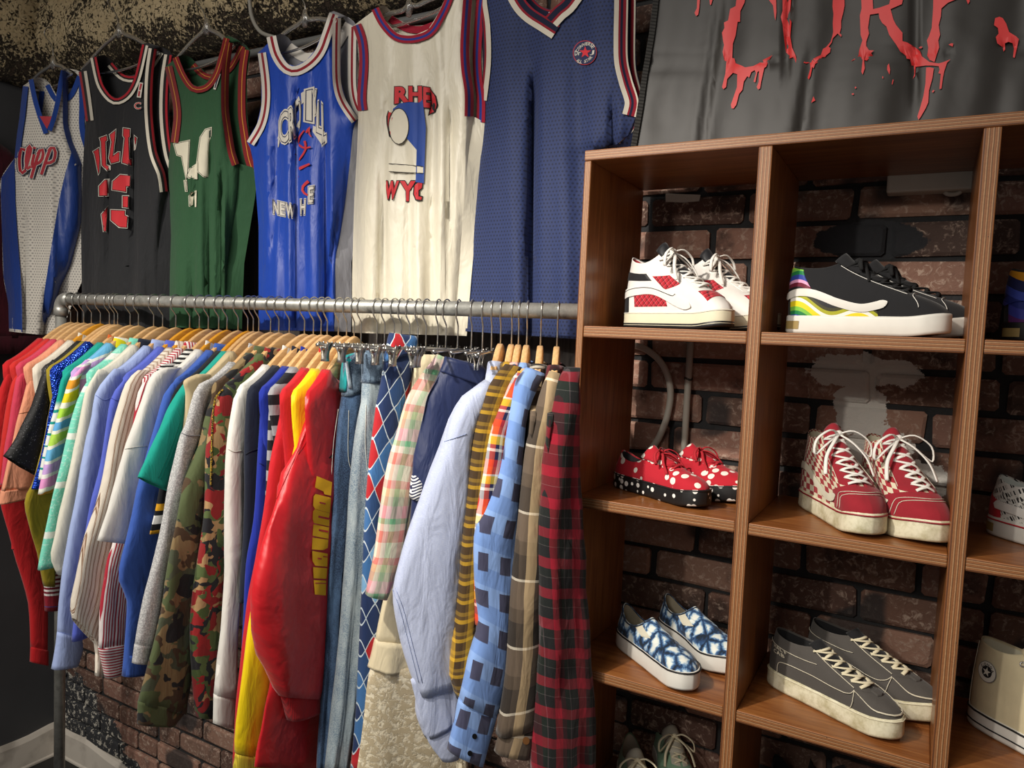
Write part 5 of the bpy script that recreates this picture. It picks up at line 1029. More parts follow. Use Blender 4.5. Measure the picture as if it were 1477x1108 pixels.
# ---------------------------------------------------------------- sneakers
def pl_(tab, x):
    for (a, p), (b, q) in zip(tab, tab[1:]):
        if x <= b: t = (x-a)/(b-a); return p+(q-p)*t
    return tab[-1][1]
HW = [(0, 0), (.012, .045), (.04, .078), (.1, .105), (.2, .117), (.35, .115), (.5, .125), (.65, .148), (.76, .157), (.86, .145), (.93, .112), (.97, .078), (.99, .045), (1, 0)]
class Last:
    """surface of a sneaker upper: u = angle round the foot (0 toe, pi heel), t = 0 sole .. 1 collar"""
    def __init__(s, L=.25, hi=False, hs=.10, col=None, toe=.2, side=1, zh=None, zs=None, zf=None, cx=None, hl=None, cw=None, ins=.008):
        s.L, s.hs, s.toe, s.side, s.ins = L, hs, toe, side, ins
        s.zh = zh or (.52 if hi else .275); s.zs = zs or (.47 if hi else .215); s.zf = zf or (.56 if hi else .315)
        s.cx = cx or (.205 if hi else .245); s.hl = hl or (.17 if hi else .205); s.cw = cw or (.088 if hi else .085)
    def outline(s, u, k=0):
        x = .5+.5*cos(u); sg = 1 if sin(u) >= 0 else -1; y = pl_(HW, x)*sg; y += s.side*(.035*sm(.35, .85, x)-.05*sm(.7, 1.0, x))
        if k: nx, ny = cos(u), sin(u)*1.0; x += nx*k; y += ny*k
        return x, y
    def lift(s, x): return .028*sm(.72, 1.0, x)**1.3
    def S(s, u, t):
        x0, y0 = s.outline(u, -s.ins); c, sn = cos(u), sin(u)
        z0 = s.hs*.82+s.lift(x0)
        x1 = s.cx+s.hl*c; y1 = s.cw*sn*(1 if abs(sn) > 0 else 1)
        z1 = s.zs+(s.zf-s.zs)*max(0, c)**2.2+(s.zh-s.zs)*max(0, -c)**2.2
        f = max(0, c)**1.5; b = max(0, -c)**1.5
        P0 = Vector((x0, y0, z0)); P1 = Vector((x1, y1, z1)); d = P0-P1
        C1s = P0+Vector((0, sn*.012, (z1-z0)*.5)); C2s = P1+Vector((d.x*.30, d.y*.55, -(z1-z0)*.35))
        C1f = P0+Vector((.004, 0, s.toe*.62)); C2f = P1+Vector((d.x*.46, d.y*.25, -(z1-s.toe)*.78))
        C1b = P0+Vector((-.012, 0, (z1-z0)*.4)); C2b = P1+Vector((-.02, 0, -(z1-z0)*.3))
        w = 1-f-b
        w = max(0, w); tot = f+b+w; C1 = (C1f*f+C1b*b+C1s*w)/tot; C2 = (C2f*f+C2b*b+C2s*w)/tot
        q = 1-t; return (P0*q**3+C1*3*q*q*t+C2*3*q*t*t+P1*t**3)*s.L
    def N(s, u, t):
        a = s.S(u+.02, t)-s.S(u-.02, t); b = s.S(u, min(1, t+.02))-s.S(u, max(0, t-.02)); n = a.cross(b)
        if n.length < 1e-9: return Vector((0, 0, 1))
        return n.normalized()
    def P(s, u, t, e=0): return s.S(u, t)+s.N(u, t)*e
    def upper(s, nu=64, nt=26):
        mb = MB(); rings = []; uvs = []
        for j in range(nt+1):
            t = j/nt; rings.append([s.S(2*pi*i/nu, t) for i in range(nu)]); uvs.append([(i/nu*.6+.001, t*.2) for i in range(nu)])
        top = rings[-1]; cen = Vector((s.cx*s.L, 0, 0))
        def inn(k, dz): return [Vector((cen.x+(p.x-cen.x)*k, p.y*k, p.z+dz)) for p in top]
        rings.append(inn(.985, .0025)); rings.append(inn(.955, .0015)); uvs += [[(i/nu*.6+.001, .21) for i in range(nu)]]*2
        mb.loft(rings, True, uvs=uvs); return mb
    def lining(s, nu=48):
        mb = MB(); top = [s.S(2*pi*i/nu, 1) for i in range(nu)]; c = s.cx*s.L; R = []
        for k, z in ((.945, .985), (.93, .93), (.9, .6), (.88, .3), (.85, .02)): R.append([Vector((c+(p.x-c)*k*(1 if k > .9 else 1.02), p.y*k, lerp(s.hs*s.L*1.0, p.z, z))) for p in top])
        mb.loft(R, True, False, True); return mb
    def sole(s, nu=72, flare=.006, h=None, z0=0.0):
        mb = MB(); h = h or s.hs; R = []
        for k, z in ((-.02, z0), (-.004+flare*.5, z0+.004), (flare, z0+.02), (flare*.6, h*.55), (flare*.7, h*.86), (flare*.3, h*.97), (-.006, h), (-.022, h*.98)):
            r = []
            for i in range(nu):
                x, y = s.outline(2*pi*i/nu, k); r.append(Vector((x, y, z+s.lift(x)*(1 if z > z0 else 1)))*s.L)
            R.append(r)
        mb.loft(R, True, True, True, uvs=[[(i/nu*.62+.001, q*.01) for i in range(nu)] for q in range(len(R))]); return mb
    def band(s, z, r, k=.006, u0=0, u1=2*pi, n=80, flat=1):
        mb = MB(); P = []
        for i in range(n+1):
            u = u0+(u1-u0)*i/n; x, y = s.outline(u, k); P.append(Vector((x, y, z+s.lift(x)))*s.L)
        if abs(u1-u0-2*pi) < .01: mb.tube(P[:-1], r, 6, closed=True, flat=flat)
        else: mb.tube(P, r, 6, flat=flat)
        return mb
    def patch(s, u0, u1, f0, f1, e=.0012, n=30, m=10):
        mb = MB(); R = []; uvs = []
        for i in range(n+1):
            u = u0+(u1-u0)*i/n; a, b = f0(u), f1(u)
            row = [s.P(u, max(0, min(1, a+(b-a)*j/m)), e*(0.2 if j in (0, m) or i in (0, n) else 1)) for j in range(m+1)]; R.append(row); uvs.append([(i/n*.2+.001, j/m*.1) for j in range(m+1)])
        mb.loft(R, False, uvs=uvs); return mb
    def line(s, pts, r=.0007, e=.0016, n=40, mb=None):
        mb = mb or MB(); Q = interp([(u, t, 0) for u, t in pts], n); mb.tube([s.P(q.x, q.y, e) for q in Q], r, 5); return mb
    def ribbon(s, pts, w, e=.0015, n=40):
        Q = interp([(u, t, 0) for u, t in pts], n); P = [s.P(q.x, q.y, e) for q in Q]; mb = MB(); R = []
        for i, q in enumerate(Q):
            tg = (P[min(n-1, i+1)]-P[max(0, i-1)]).normalized(); nn = s.N(q.x, q.y); side = tg.cross(nn).normalized(); ww = w*min(1, (i+.4)/3, (n-i-.6)/3) if n > 8 else w
            R.append([P[i]-side*ww, P[i]+nn*.0006, P[i]+side*ww])
        mb.loft(R, False, uvs=[[(.001+i/n*.1, k*.5) for k in range(3)] for i in range(n)]); return mb
    def u_at(s, t, y):
        for k in range(1, 90):
            u = radians(k)
            if abs(s.S(u, t).y) >= y*s.L: return u
        return radians(90)
def shoe_cloth(name, c, pat=None, rough=.85, **k): return fabric('shoe_'+name, c, pat, rough=rough, weave=1100, wr=.15, **k)
rub_w = plain('white_rubber', 'dcd9d0', .5); rub_c = plain('cream_rubber', 'd9d2b6', .6); rub_b = plain('black_rubber', '17181a', .5)
def place(name, label, hx, hy, yaw, z, group, L): return empty(name, (hx, hy, z+.0006), radians(yaw), label, 'shoe', group)
def lace_set(la, r, rows, y, m, t0=.5, t1=.97, rr=.0032, eye=None, e=.004, cross=True, bow=0, flat=.45, parent=None, seed=1):
    mb = MB(); ey = MB(); rd_ = random.Random(seed)
    ts = [lerp(t0, t1, i/(rows-1)) for i in range(rows)]
    for i, t in enumerate(ts):
        u = la.u_at(t, y)
        t2 = ts[i+1] if (cross and i+1 < rows) else t
        for sg in (1, -1):
            u2 = la.u_at(t2, y)
            A = la.P(sg*u, t, e*.4); B = la.P(-sg*u2 if cross else -sg*u, t2, e*.4); mid = (la.P(sg*u*.5, lerp(t, t2, .3), e), la.P(0, lerp(t, t2, .5), e*(1.25 if sg > 0 else .85)), la.P(-sg*u*.5, lerp(t, t2, .7), e))
            if cross or sg > 0: mb.tube(interp([A, *mid, B], 14), rr, 6, flat=flat, up=la.N(0, t))
            if eye:
                n = la.N(sg*u, t); Pc = la.P(sg*u, t, .0014); a1 = n.orthogonal().normalized(); a2 = n.cross(a1)
                ey.tube([Pc+a1*.0036*cos(q)+a2*.0036*sin(q) for q in [2*pi*k/10 for k in range(10)]], .0012, 5, closed=True)
    mb.build('laces', m, r)
    if eye: ey.build('eyelets', eye, r)
    if bow:
        mb = MB(); K_ = la.P(0, t1, e*1.6); n = la.N(0, t1); fwd = (la.P(0, t1-.15, 0)-la.P(0, t1, 0)).normalized(); sd = fwd.cross(n).normalized(); b = bow
        for sg in (1, -1):
            mb.tube(interp([K_, K_+sd*sg*.018*b+n*.012*b+fwd*.004, K_+sd*sg*.040*b+n*.004*b+fwd*.018*b, K_+sd*sg*.042*b-n*.012*b+fwd*.034*b, K_+sd*sg*.026*b-n*.006*b+fwd*.022*b, K_+n*.002], 24), rr, 6, flat=flat)
            mb.tube(interp([K_, K_+sd*sg*.014*b+fwd*.02*b+n*.004, K_+sd*sg*.03*b+fwd*.045*b-n*.004, K_+sd*sg*.036*b+fwd*.072*b-n*.016], 18), rr, 6, flat=flat)
        mb.tube([K_-sd*.006, K_+n*.003, K_+sd*.006], rr*1.5, 8); mb.build('bow', m, r)
def tongue(la, r, m, h=.05, w=.06, t0=.72):
    mb = MB(); R = []
    tip = la.S(0, 1); d = (la.S(0, 1)-la.S(0, .9)).normalized(); d = (d+Vector((0, 0, .6))).normalized()
    for k in range(9):
        q = k/8; row = []
        for j in range(9):
            v = j/4-1
            if q < .6: t = lerp(t0, .99, q/.6); u = la.u_at(t, w*.9)*v; p = la.P(u, t, .0022+.0015*(1-v*v))
            else:
                s_ = (q-.6)/.4; base = la.P(la.u_at(.99, w*.9)*v, .99, .003+.0015*(1-v*v)); p = base+d*(h*la.L*s_)+Vector((-.003*s_*s_, -v*.004*s_*s_, -.006*v*v*s_))
            row.append(p)
        R.append(row)
    mb.loft(R, False); return mb.build('tongue', m, r, solid=.004)
def base_shoe(name, label, hx, hy, yaw, z, group, la, up_m, lin_m, sole_m, outs=None):
    r = place(name, label, hx, hy, yaw, z, group, la.L)
    la.upper().build('upper', up_m, r); la.lining().build('lining', lin_m, r)
    la.sole().build('sole', sole_m, r); return r
def pair(fn, *specs):
    for k in specs: fn(*k)
def plaid_red(t):
    x, y, z = t.sep(t.ob); d = t.math('ADD', x, z); return t.mix(.5, t.stripes(t.math('ADD', x, z), .012, [(0, 'a8202c'), (.5, '30181c'), (.75, 'c8404a')]), t.stripes(t.math('SUBTRACT', x, z), .012, [(0, 'b0242e'), (.5, '241416'), (.72, 'd0525a')]))
Z1, Z2, Z3, Z4 = [q[0] for q in ZB[:4]]
# A: white leather high tops
whl = shoe_cloth('white_leather', 'e2dfd9', rough=.5, spec=.4); pr = shoe_cloth('red_plaid', 'x', plaid_red); bkl = shoe_cloth('black_leather', '1b1c20', rough=.5, spec=.4); wlace = plain('white_cotton_lace', 'e6e3dc', .9)
def shoeA(label, hx, hy, yaw, side):
    la = Last(.245, True, hs=.125, toe=.215, side=side, zh=.56, zs=.5, zf=.6)
    r = base_shoe('high_top_sneaker', label, hx, hy, yaw, Z1, 'red and white plaid high tops', la, whl, pr, rub_c)
    la.sole(h=.045, flare=.009).build('outsole', rub_b, r, label='black outsole')
    for sg in (1, -1):
        la.patch(sg*1.55, sg*2.3, lambda u: .12, lambda u: .36, .0014).build('side_panel', pr, r, label='red plaid panel')
        la.patch(sg*.85, sg*1.45, lambda u: .42+.25*(1.45-abs(u)), lambda u: .74, .0014).build('side_panel', pr, r, label='red plaid panel')
        la.patch(sg*1.6, sg*3.1, lambda u: .55+.08*sin(abs(u)), lambda u: .72+.08*sin(abs(u)), .002).build('ankle_strap', bkl, r, label='black ankle band')
        la.ribbon([(sg*2.9, .30), (sg*2.2, .40), (sg*1.7, .42), (sg*1.3, .2), (sg*1.05, .12)], .009, .0028).build('side_stripe', whl, r)
        la.line([(sg*2.9, .34), (sg*2.2, .45), (sg*1.75, .46), (sg*1.35, .3), (sg*1.25, .34)], .0008, .003).build('stitching', bkl, r)
        la.patch(sg*.12, sg*.5, lambda u: .5, lambda u: .97, .0022).build('eyestay', whl, r)
    la.patch(-.62, .62, lambda u: .34-.14*(u/.62)**2, lambda u: .46-.05*(u/.62)**2, .0016).build('toe_panel', pr, r, label='red plaid toe panel')
    la.patch(2.5, 3.78, lambda u: 0, lambda u: .34, .0018).build('heel_counter', bkl, r, label='black heel counter')
    tongue(la, r, bkl, .07, .055); lace_set(la, r, 6, .062, wlace, .5, .96, .0034, None, .005, True, .95, seed=2)
    la.band(.118, .0009, .004).build('foxing_stripe', rub_w, r)
shoeA('white leather high top with red plaid panels and loose laces, front shoe of its pair', -.525, 1.405, -22, 1)
shoeA('white leather high top with red plaid panels, rear shoe half behind the divider', -.47, 1.50, -20, -1)
# B: black high tops with rainbow waves
RB = ['1a1a1b', '8a1f3a', 'e8a0c8', '2b3f9a', '1f7a44', '7cc043', 'e6d21f', 'f2efe6', '3a7fc4', 'd8507a']
def rainbow(t):
    x, y, z = t.sep(t.ob); w = t.math('ADD', t.math('MULTIPLY', z, 1.15), t.math('MULTIPLY', t.math('SINE', t.math('MULTIPLY', x, 62)), -.011)); w = t.math('ADD', w, t.math('MULTIPLY', x, .22))
    c = t.stripes(w, .078, [(0, '1d1d1f'), (.1, '6f1d33'), (.2, 'e6a3c8'), (.28, '31449c'), (.4, '1f7c45'), (.5, '7dbf45'), (.6, 'e7d322'), (.74, 'efece2'), (.83, 'a8a81f'), (.92, '3c3a1c')])
    return c
rbw = shoe_cloth('rainbow_wave', 'x', rainbow, rough=.5); bsu = shoe_cloth('black_suede', '242426', rough=.95); bln = plain('black_lace_cord', '151516', .9); tanl = plain('tan_rubber_label', '9c8550', .6)
def swirl(t):
    x, y, z = t.sep(t.ob); w = t.math('ADD', t.math('MULTIPLY', z, 1.0), t.math('MULTIPLY', t.math('SINE', t.math('MULTIPLY', x, 45)), .016)); return t.stripes(w, .11, [(0, 'c98a1f'), (.14, 'd9641f'), (.26, '8e2a2a'), (.36, '5a2a6a'), (.46, '3a3f9a'), (.6, '25307a'), (.72, '3a4aa8'), (.84, '1d2350')])
swm = shoe_cloth('blue_orange_swirl', 'x', swirl, rough=.5)
def shoeB(label, hx, hy, yaw, side, z=Z1, mm=rbw, sole=rub_w, grp='black rainbow high tops', main=bsu):
    la = Last(.25, True, hs=.125, toe=.2, side=side, zh=.46, zs=.43, zf=.49, cx=.2, hl=.175)
    r = base_shoe('high_top_sneaker', label, hx, hy, yaw, z, grp, la, main, bkl, sole)
    for sg in (1, -1):
        la.patch(sg*1.35, sg*2.75, lambda u: .02, lambda u: .40-.20*sm(2.0, 1.35, abs(u)), .0014, 40, 14).build('side_panel', mm, r, label='wavy multicolour panel')
        la.patch(sg*2.1, sg*3.14, lambda u: .46, lambda u: .99, .0016, 30, 16).build('ankle_panel', mm, r, label='wavy multicolour ankle panel')
        la.ribbon([(sg*2.95, .35), (sg*2.45, .46), (sg*2.1, .44), (sg*1.8, .26), (sg*1.55, .17), (sg*1.3, .22), (sg*1.1, .30)], .0065, .003).build('side_stripe', rub_w if mm is rbw else mm, r, label='white side stripe' if mm is rbw else 'orange side stripe')
        la.line([(sg*.55, .45), (sg*.62, .7), (sg*.7, .98)], .0006, .0018).build('stitching', wlace, r, label='white stitching')
    la.line([(-.75, .18), (-.5, .42), (0, .5), (.5, .42), (.75, .18)], .0006, .0018).build('stitching', wlace, r, label='white stitching')
    tongue(la, r, main, .05, .06); lace_set(la, r, 6, .055, bln, .52, .95, .0032, None, .005, True, .55, seed=5)
    x, y = la.outline(-2.75, .008); mb = MB(); 
    R_ = [[(Vector((*la.outline(u_, .0085), zz))*la.L) for zz in (.03, .085)] for u_ in [-2.85+.06*k for k in range(8)]]; mb.loft(R_, False); mb.build('label', tanl, r, label='small tan label')
shoeB('black high top with rainbow waves at the heel, front shoe facing right', -.215, 1.365, -9, 1)
shoeB('black high top with rainbow waves, rear shoe with only its toe and laces showing', -.175, 1.46, -9, -1)
shoeB('black sneaker with blue and orange swirl panels, cut off by the right edge', .105, 1.43, -14, 1, Z1, swm, rub_b, 'blue swirl sneakers')
# C: red polka dot shoes
def dots(bg, fg, sc, th, rnd_=.6):
    def f(t): return t.mix(t.step(t.voro(t.mapv(t.ob, (1, 1, 1)), sc, 'F1', rnd_), th, th-.03), bg, fg)
    return f
rpd = shoe_cloth('red_polka_dot', 'x', dots('b8202f', 'ece7dc', 46, .34)); bpd = NT('black_polka_rubber'); bpd.p(Base_Color=dots('161617', 'eeebe4', 70, .38, .55)(bpd), Roughness=.5); bpd = bpd.m; rlace = plain('red_cotton_lace', 'b01e2a', .9); bcan = shoe_cloth('black_canvas', '1a1a1c')
def shoeC(label, hx, hy, yaw, side):
    la = Last(.24, False, hs=.125, toe=.2, side=side, zh=.30, zs=.235, zf=.345, hl=.195)
    r = base_shoe('low_sneaker', label, hx, hy, yaw, Z2, 'red polka dot sneakers', la, rpd, bcan, bpd)
    la.band(.118, .0012, .005).build('foxing_stripe', rub_b, r)
    for sg in (1, -1): la.patch(sg*.1, sg*.55, lambda u: .58, lambda u: .97, .0016).build('eyestay', rpd, r)
    tongue(la, r, rpd, .05, .07); lace_set(la, r, 4, .058, rlace, .62, .94, .003, plain('white_eyelet', 'e0ddd5', .5), .004, True, .75, seed=4)
shoeC('red sneaker with white polka dots and a dotted black sole, front shoe of its pair', -.535, 1.425, -27, 1)
shoeC('red sneaker with white polka dots, rear shoe of its pair against the divider', -.485, 1.515, -27, -1)
# D: red chequered high tops
def checker(a, b, n):
    def f(t):
        u, v = U(t); fu = t.math('FLOOR', t.math('MULTIPLY', u, n/.6)); fv = t.math('FLOOR', t.math('MULTIPLY', v, 60)); return t.mix(t.math('MODULO', t.math('ADD', t.math('ADD', fu, fv), 200), 2), a, b)
    return f
chk = shoe_cloth('red_cream_check', 'x', checker('a02a33', 'd8cfb4', 44)); rsu = shoe_cloth('red_suede', '96242f', rough=.95, mott=.25); crl = shoe_cloth('cream_lining', 'cfc8b0'); srub = NT('scuffed_cream_rubber'); srub.p(Base_Color=srub.ramp(srub.noise(srub.ob, 40, 5, .7), [(.35, 'b3aa86'), (.6, 'dcd6bb')]), Roughness=.65, Normal=srub.bump(srub.noise(srub.ob, 120, 4), .3, .001)); srub = srub.m; wle = shoe_cloth('white_stripe_leather', 'd8d2bd', rough=.5)
def shoeD(label, hx, hy, yaw, side):
    la = Last(.255, True, hs=.135, toe=.225, side=side, zh=.56, zs=.52, zf=.60, cx=.2, hl=.165, cw=.092)
    r = base_shoe('high_top_sneaker', label, hx, hy, yaw, Z2, 'red chequered high tops', la, chk, crl, srub)
    la.patch(-1.15, 1.15, lambda u: 0, lambda u: .46-.2*(abs(u)/1.15)**2, .0016).build('toe_cap', rsu, r, label='red suede toe cap')
    for sg in (1, -1):
        la.patch(sg*.16, sg*.75, lambda u: .42, lambda u: .97, .002, 20, 16).build('eyestay', rsu, r, label='red suede lace panel')
        la.ribbon([(sg*3.0, .30), (sg*2.4, .42), (sg*2.0, .40), (sg*1.6, .2), (sg*1.3, .13), (sg*1.0, .22)], .0065, .0026).build('side_stripe', wle, r, label='cream side stripe')
        la.line([(sg*.72, .45), (sg*.74, .7), (sg*.76, .97)], .0006, .0026).build('stitching', wle, r)
    la.patch(2.6, 3.68, lambda u: 0, lambda u: .42, .0016).build('heel_counter', rsu, r)
    for k, tt in ((1.0, .36), (.9, .33)): la.line([(-k, .06), (-k*.8, tt-.08), (0, tt), (k*.8, tt-.08), (k, .06)], .0006, .0024).build('stitching', wle, r, label='cream double stitching')
    la.band(.118, .0014, .005).build('foxing_stripe', plain('red_rubber_line', '8e1f2b', .5), r, label='thin red foxing line')
    tongue(la, r, rsu, .05, .055); lace_set(la, r, 7, .06, wlace, .45, .95, .0034, None, .0055, True, 1.15, seed=8)
shoeD('red suede high top with cream chequers and long white laces, left shoe of its pair', -.178, 1.505, -60, 1)
shoeD('red suede high top with cream chequers, right shoe of its pair beside the wide divider', -.080, 1.525, -63, -1)
# E: tie dye slip-ons
def tiedye(t):
    a = t.noise(t.ob, 44, 5, .62, 1.8); v = t.voro(t.mapv(t.ob, (1, 1, .6)), 40, 'DISTANCE_TO_EDGE'); b = t.math('MINIMUM', t.math('MULTIPLY', v, 2.6), 1); m = t.math('MULTIPLY_ADD', a, .75, t.math('MULTIPLY', b, .45))
    return t.ramp(m, [(.34, '1a2633'), (.46, '2c4a74'), (.55, '6d93b8'), (.66, 'd3dcda'), (.85, 'e6e6dc')])
tdy = shoe_cloth('blue_tie_dye', 'x', tiedye); tanin = shoe_cloth('taupe_lining', '8f8672')
def shoeE(label, hx, hy, yaw, side):
    la = Last(.24, False, hs=.14, toe=.2, side=side, zh=.34, zs=.245, zf=.36, cx=.235, hl=.20, cw=.08)
    r = base_shoe('slip_on_sneaker', label, hx, hy, yaw, Z3, 'blue tie-dye slip-ons', la, tdy, tanin, rub_w)
    la.band(.132, .0016, .004).build('foxing_stripe', rub_b, r, label='black foxing line')
    for sg in (1, -1): la.patch(sg*.80, sg*1.2, lambda u: .72, lambda u: .995, .0016).build('elastic_gore', wle, r, label='white elastic gore')
    la.patch(-.72, .72, lambda u: .62+.3*(abs(u)/.72)**3, lambda u: .998, .0024, 30, 12).build('vamp_flap', tdy, r)
    mb = MB(); mb.tube([la.P(2*pi*k/60, .995, .001) for k in range(60)], .0016, 6, closed=True); mb.build('collar_binding', shoe_cloth('navy_binding', '2b3442'), r, label='navy collar binding')
shoeE('blue and white tie-dye slip-on with a white sole, front shoe of its pair', -.508, 1.425, -37, 1)
shoeE('blue and white tie-dye slip-on, rear shoe of its pair', -.455, 1.535, -37, -1)
# F: grey suede mid tops
gsu = shoe_cloth('grey_suede', '524e4a', rough=.95, mott=.25); clace = plain('cream_cotton_lace', 'dcd2b4', .9); cst = plain('cream_thread', 'd5cdb8', .9)
def shoeF(label, hx, hy, yaw, side, text=False):
    la = Last(.25, False, hs=.13, toe=.205, side=side, zh=.40, zs=.37, zf=.40, cx=.22, hl=.185, cw=.088)
    r = base_shoe('mid_top_sneaker', label, hx, hy, yaw, Z3, 'grey suede mid tops', la, gsu, bcan, srub)
    for sg in (1, -1):
        la.patch(sg*.14, sg*.62, lambda u: .48, lambda u: .97, .0018, 20, 14).build('eyestay', gsu, r)
        la.line([(sg*.64, .50), (sg*.66, .75), (sg*.66, .97)], .0007, .0024).build('stitching', cst, r, label='cream stitching')
        la.line([(sg*2.4, .03), (sg*2.3, .32), (sg*1.7, .38), (sg*1.2, .33), (sg*.95, .36), (sg*.7, .46)], .0007, .002).build('stitching', cst, r, label='cream stitching')
        la.line([(sg*1.15, .02), (sg*.95, .28), (sg*.7, .46)], .0007, .002).build('stitching', cst, r, label='cream stitching')
        la.line([(sg*3.0, .74), (sg*2.3, .72), (sg*1.6, .72), (sg*1.1, .74)], .0006, .002).build('stitching', cst, r, label='cream stitching')
    for k in (.0, .012): la.line([(-.72, .44), (-.66, .20+k), (-.3, .13+k), (0, .12+k), (.3, .13+k), (.66, .20+k), (.72, .44)], .0007, .0022).build('stitching', cst, r, label='cream stitching')
    la.patch(-.2, .2, lambda u: .42, lambda u: .50, .003).build('lace_guard', gsu, r)
    la.band(.118, .001, .0045).build('foxing_stripe', rub_c, r)
    tongue(la, r, bcan, .045, .06); lace_set(la, r, 6, .062, clace, .52, .96, .0036, None, .005, True, 0, seed=3)
    if text:
        for row, (tx, t_) in enumerate((('HALF', .62), ('CAB', .49))):
            mb = MB()
            for i, ch in enumerate(tx):
                v, f = glyph(ch, .02); u0 = -(2.50-.14*i)
                mb.add([la.P(u0+x*.18, t_+y*.13, .002) for x, y in v], [q for q in f])
            mb.build('embroidery', cst, r, label='cream embroidered words')
shoeF('dark grey suede mid top with cream laces and embroidered words, front shoe of its pair', -.212, 1.425, -27, 1, True)
shoeF('dark grey suede mid top with cream laces, rear shoe of its pair', -.16, 1.52, -27, -1)
# G: cream canvas high tops
ccv = shoe_cloth('cream_canvas', 'd2c4a0', mott=.2); slv = NT('silver_eyelet'); slv.p(Base_Color='b5b5b5', Metallic=.9, Roughness=.3); slv = slv.m
def shoeG(label, hx, hy, yaw, side, patch=False):
    la = Last(.27, True, hs=.12, toe=.22, side=side, zh=.54, zs=.52, zf=.57, cx=.2, hl=.165)
    r = base_shoe('high_top_sneaker', label, hx, hy, yaw, Z3, 'cream canvas high tops', la, ccv, crl, rub_w)
    la.band(.112, .0016, .006).build('foxing_stripe', rub_b, r, label='black upper foxing line'); la.band(.045, .0012, .006).build('foxing_stripe', rub_b, r, label='black lower foxing line')
    for sg in (1, -1):
        la.patch(sg*.14, sg*.6, lambda u: .42, lambda u: .98, .0016, 20, 16).build('eyestay', ccv, r)
        la.line([(sg*2.75, .02), (sg*2.7, .5), (sg*2.65, .98)], .0006, .002).build('stitching', cst, r)
    lace_set(la, r, 7, .075, clace, .44, .94, .0036, slv, .005, True, 0, seed=6); tongue(la, r, ccv, .05, .06)
    if patch:
        uc, tc = -2.15, .62; mb = MB(); C0 = la.P(uc, tc, .0018); n = la.N(uc, tc); a1 = (la.P(uc+.1, tc)-la.P(uc-.1, tc)).normalized(); a2 = n.cross(a1)
        def disc(rad, e, m, nm, n_=28):
            mb = MB(); mb.add([C0+n*e+a1*rad*cos(q)+a2*rad*sin(q) for q in [2*pi*k/n_ for k in range(n_)]], [tuple(range(n_))]); mb.build(nm, m, r)
        disc(.017, .0012, plain('grey_patch_print', '77767a', .8), 'ankle_patch'); disc(.016, .0016, plain('white_patch', 'd6d2c6', .8), 'ankle_patch'); disc(.0095, .002, bk2, 'ankle_patch')
        mb = MB(); mb.add([C0+n*.0026+a1*(.008 if k % 2 == 0 else .0032)*sin(pi*k/5)+a2*(.008 if k % 2 == 0 else .0032)*cos(pi*k/5) for k in range(10)], [tuple(range(10))]); mb.build('star', plain('white_patch', 'd6d2c6', .8), r)
        mb = MB(); tx = 'CONDA'
        for i, ch in enumerate(tx):
            v, f = glyph(ch, .02); a0 = radians(150-30*i); cc = C0+n*.0024+a1*.0115*cos(a0)+a2*.0115*sin(a0); ex = a1*sin(a0)-a2*cos(a0); ey_ = a1*cos(a0)+a2*sin(a0)
            mb.add([cc+ex*(x-.3)*.006+ey_*(y-.3)*.006 for x, y in v], list(f))
        mb.build('patch_lettering', bk2, r)
bk2 = plain('black_patch_print', '17171a', .8)
shoeG('cream canvas high top with silver eyelets and a round ankle patch, nearest the wide divider', .112, 1.475, -40, 1, True)
shoeG('cream canvas high top behind its twin, cut off by the right edge', .205, 1.54, -46, -1)
# H: white printed sneakers
def words(t):
    x, y, z = t.sep(t.ob); q = t.math('ADD', x, t.math('MULTIPLY', z, .8)); w = t.math('SUBTRACT', z, t.math('MULTIPLY', x, .5)); a = t.math('FRACT', t.math('MULTIPLY', w, 70)); b = t.noise(t.comb(t.math('MULTIPLY', q, 260), t.math('FLOOR', t.math('MULTIPLY', w, 70)), y), 1.0, 1)
    return t.mix(t.math('MULTIPLY', t.step(a, .2, .26), t.math('MULTIPLY', t.step(a, .86, .8), t.step(b, .50, .54))), 'dedcd5', '1c1c1e')
wds = shoe_cloth('black_white_print', 'x', words, rough=.6); rhl = shoe_cloth('red_heel_canvas', 'b3262f'); pgl = shoe_cloth('pale_grey_lining', 'c6ccc6')
def shoeH(label, hx, hy, yaw, side, txt=False):
    la = Last(.255, False, hs=.13, toe=.2, side=side, zh=.385, zs=.34, zf=.40, cx=.22, hl=.185)
    r = base_shoe('mid_top_sneaker', label, hx, hy, yaw, Z2, 'white printed sneakers', la, wds, pgl, rub_w)
    la.patch(2.35, 3.93, lambda u: 0, lambda u: .62-.25*abs(sin(u)), .0016).build('heel_counter', rhl, r, label='red heel counter')
    la.band(.108, .0014, .005).build('foxing_stripe', rhl, r, label='red foxing line')
    for sg in (1, -1): la.ribbon([(sg*2.5, .35), (sg*2.0, .32), (sg*1.5, .2), (sg*1.2, .25)], .007, .0026).build('side_stripe', whl, r, label='white side stripe'); la.patch(sg*.14, sg*.55, lambda u: .5, lambda u: .97, .0018).build('eyestay', whl, r)
    mb = MB(); mb.loft([[(Vector((*la.outline(u_, .0085), zz))*la.L) for zz in (.03, .085)] for u_ in [-2.8+.05*k for k in range(8)]], False); mb.build('label', tanl, r, label='small tan label')
    tongue(la, r, whl, .05, .06); lace_set(la, r, 5, .06, wlace, .55, .95, .0034, None, .005, True, .8, seed=9)
    if txt:
        mb = MB()
        for row in range(3):
            for i, ch in enumerate('VANS VANS'):
                if ch == ' ': continue
                v, f = glyph(ch, .03); u0 = -(2.3-.1*i); mb.add([la.P(u0+x*.09, .40+.14*row+y*.10, .0021) for x, y in v], list(f))
        mb.build('printed_words', bk2, r)
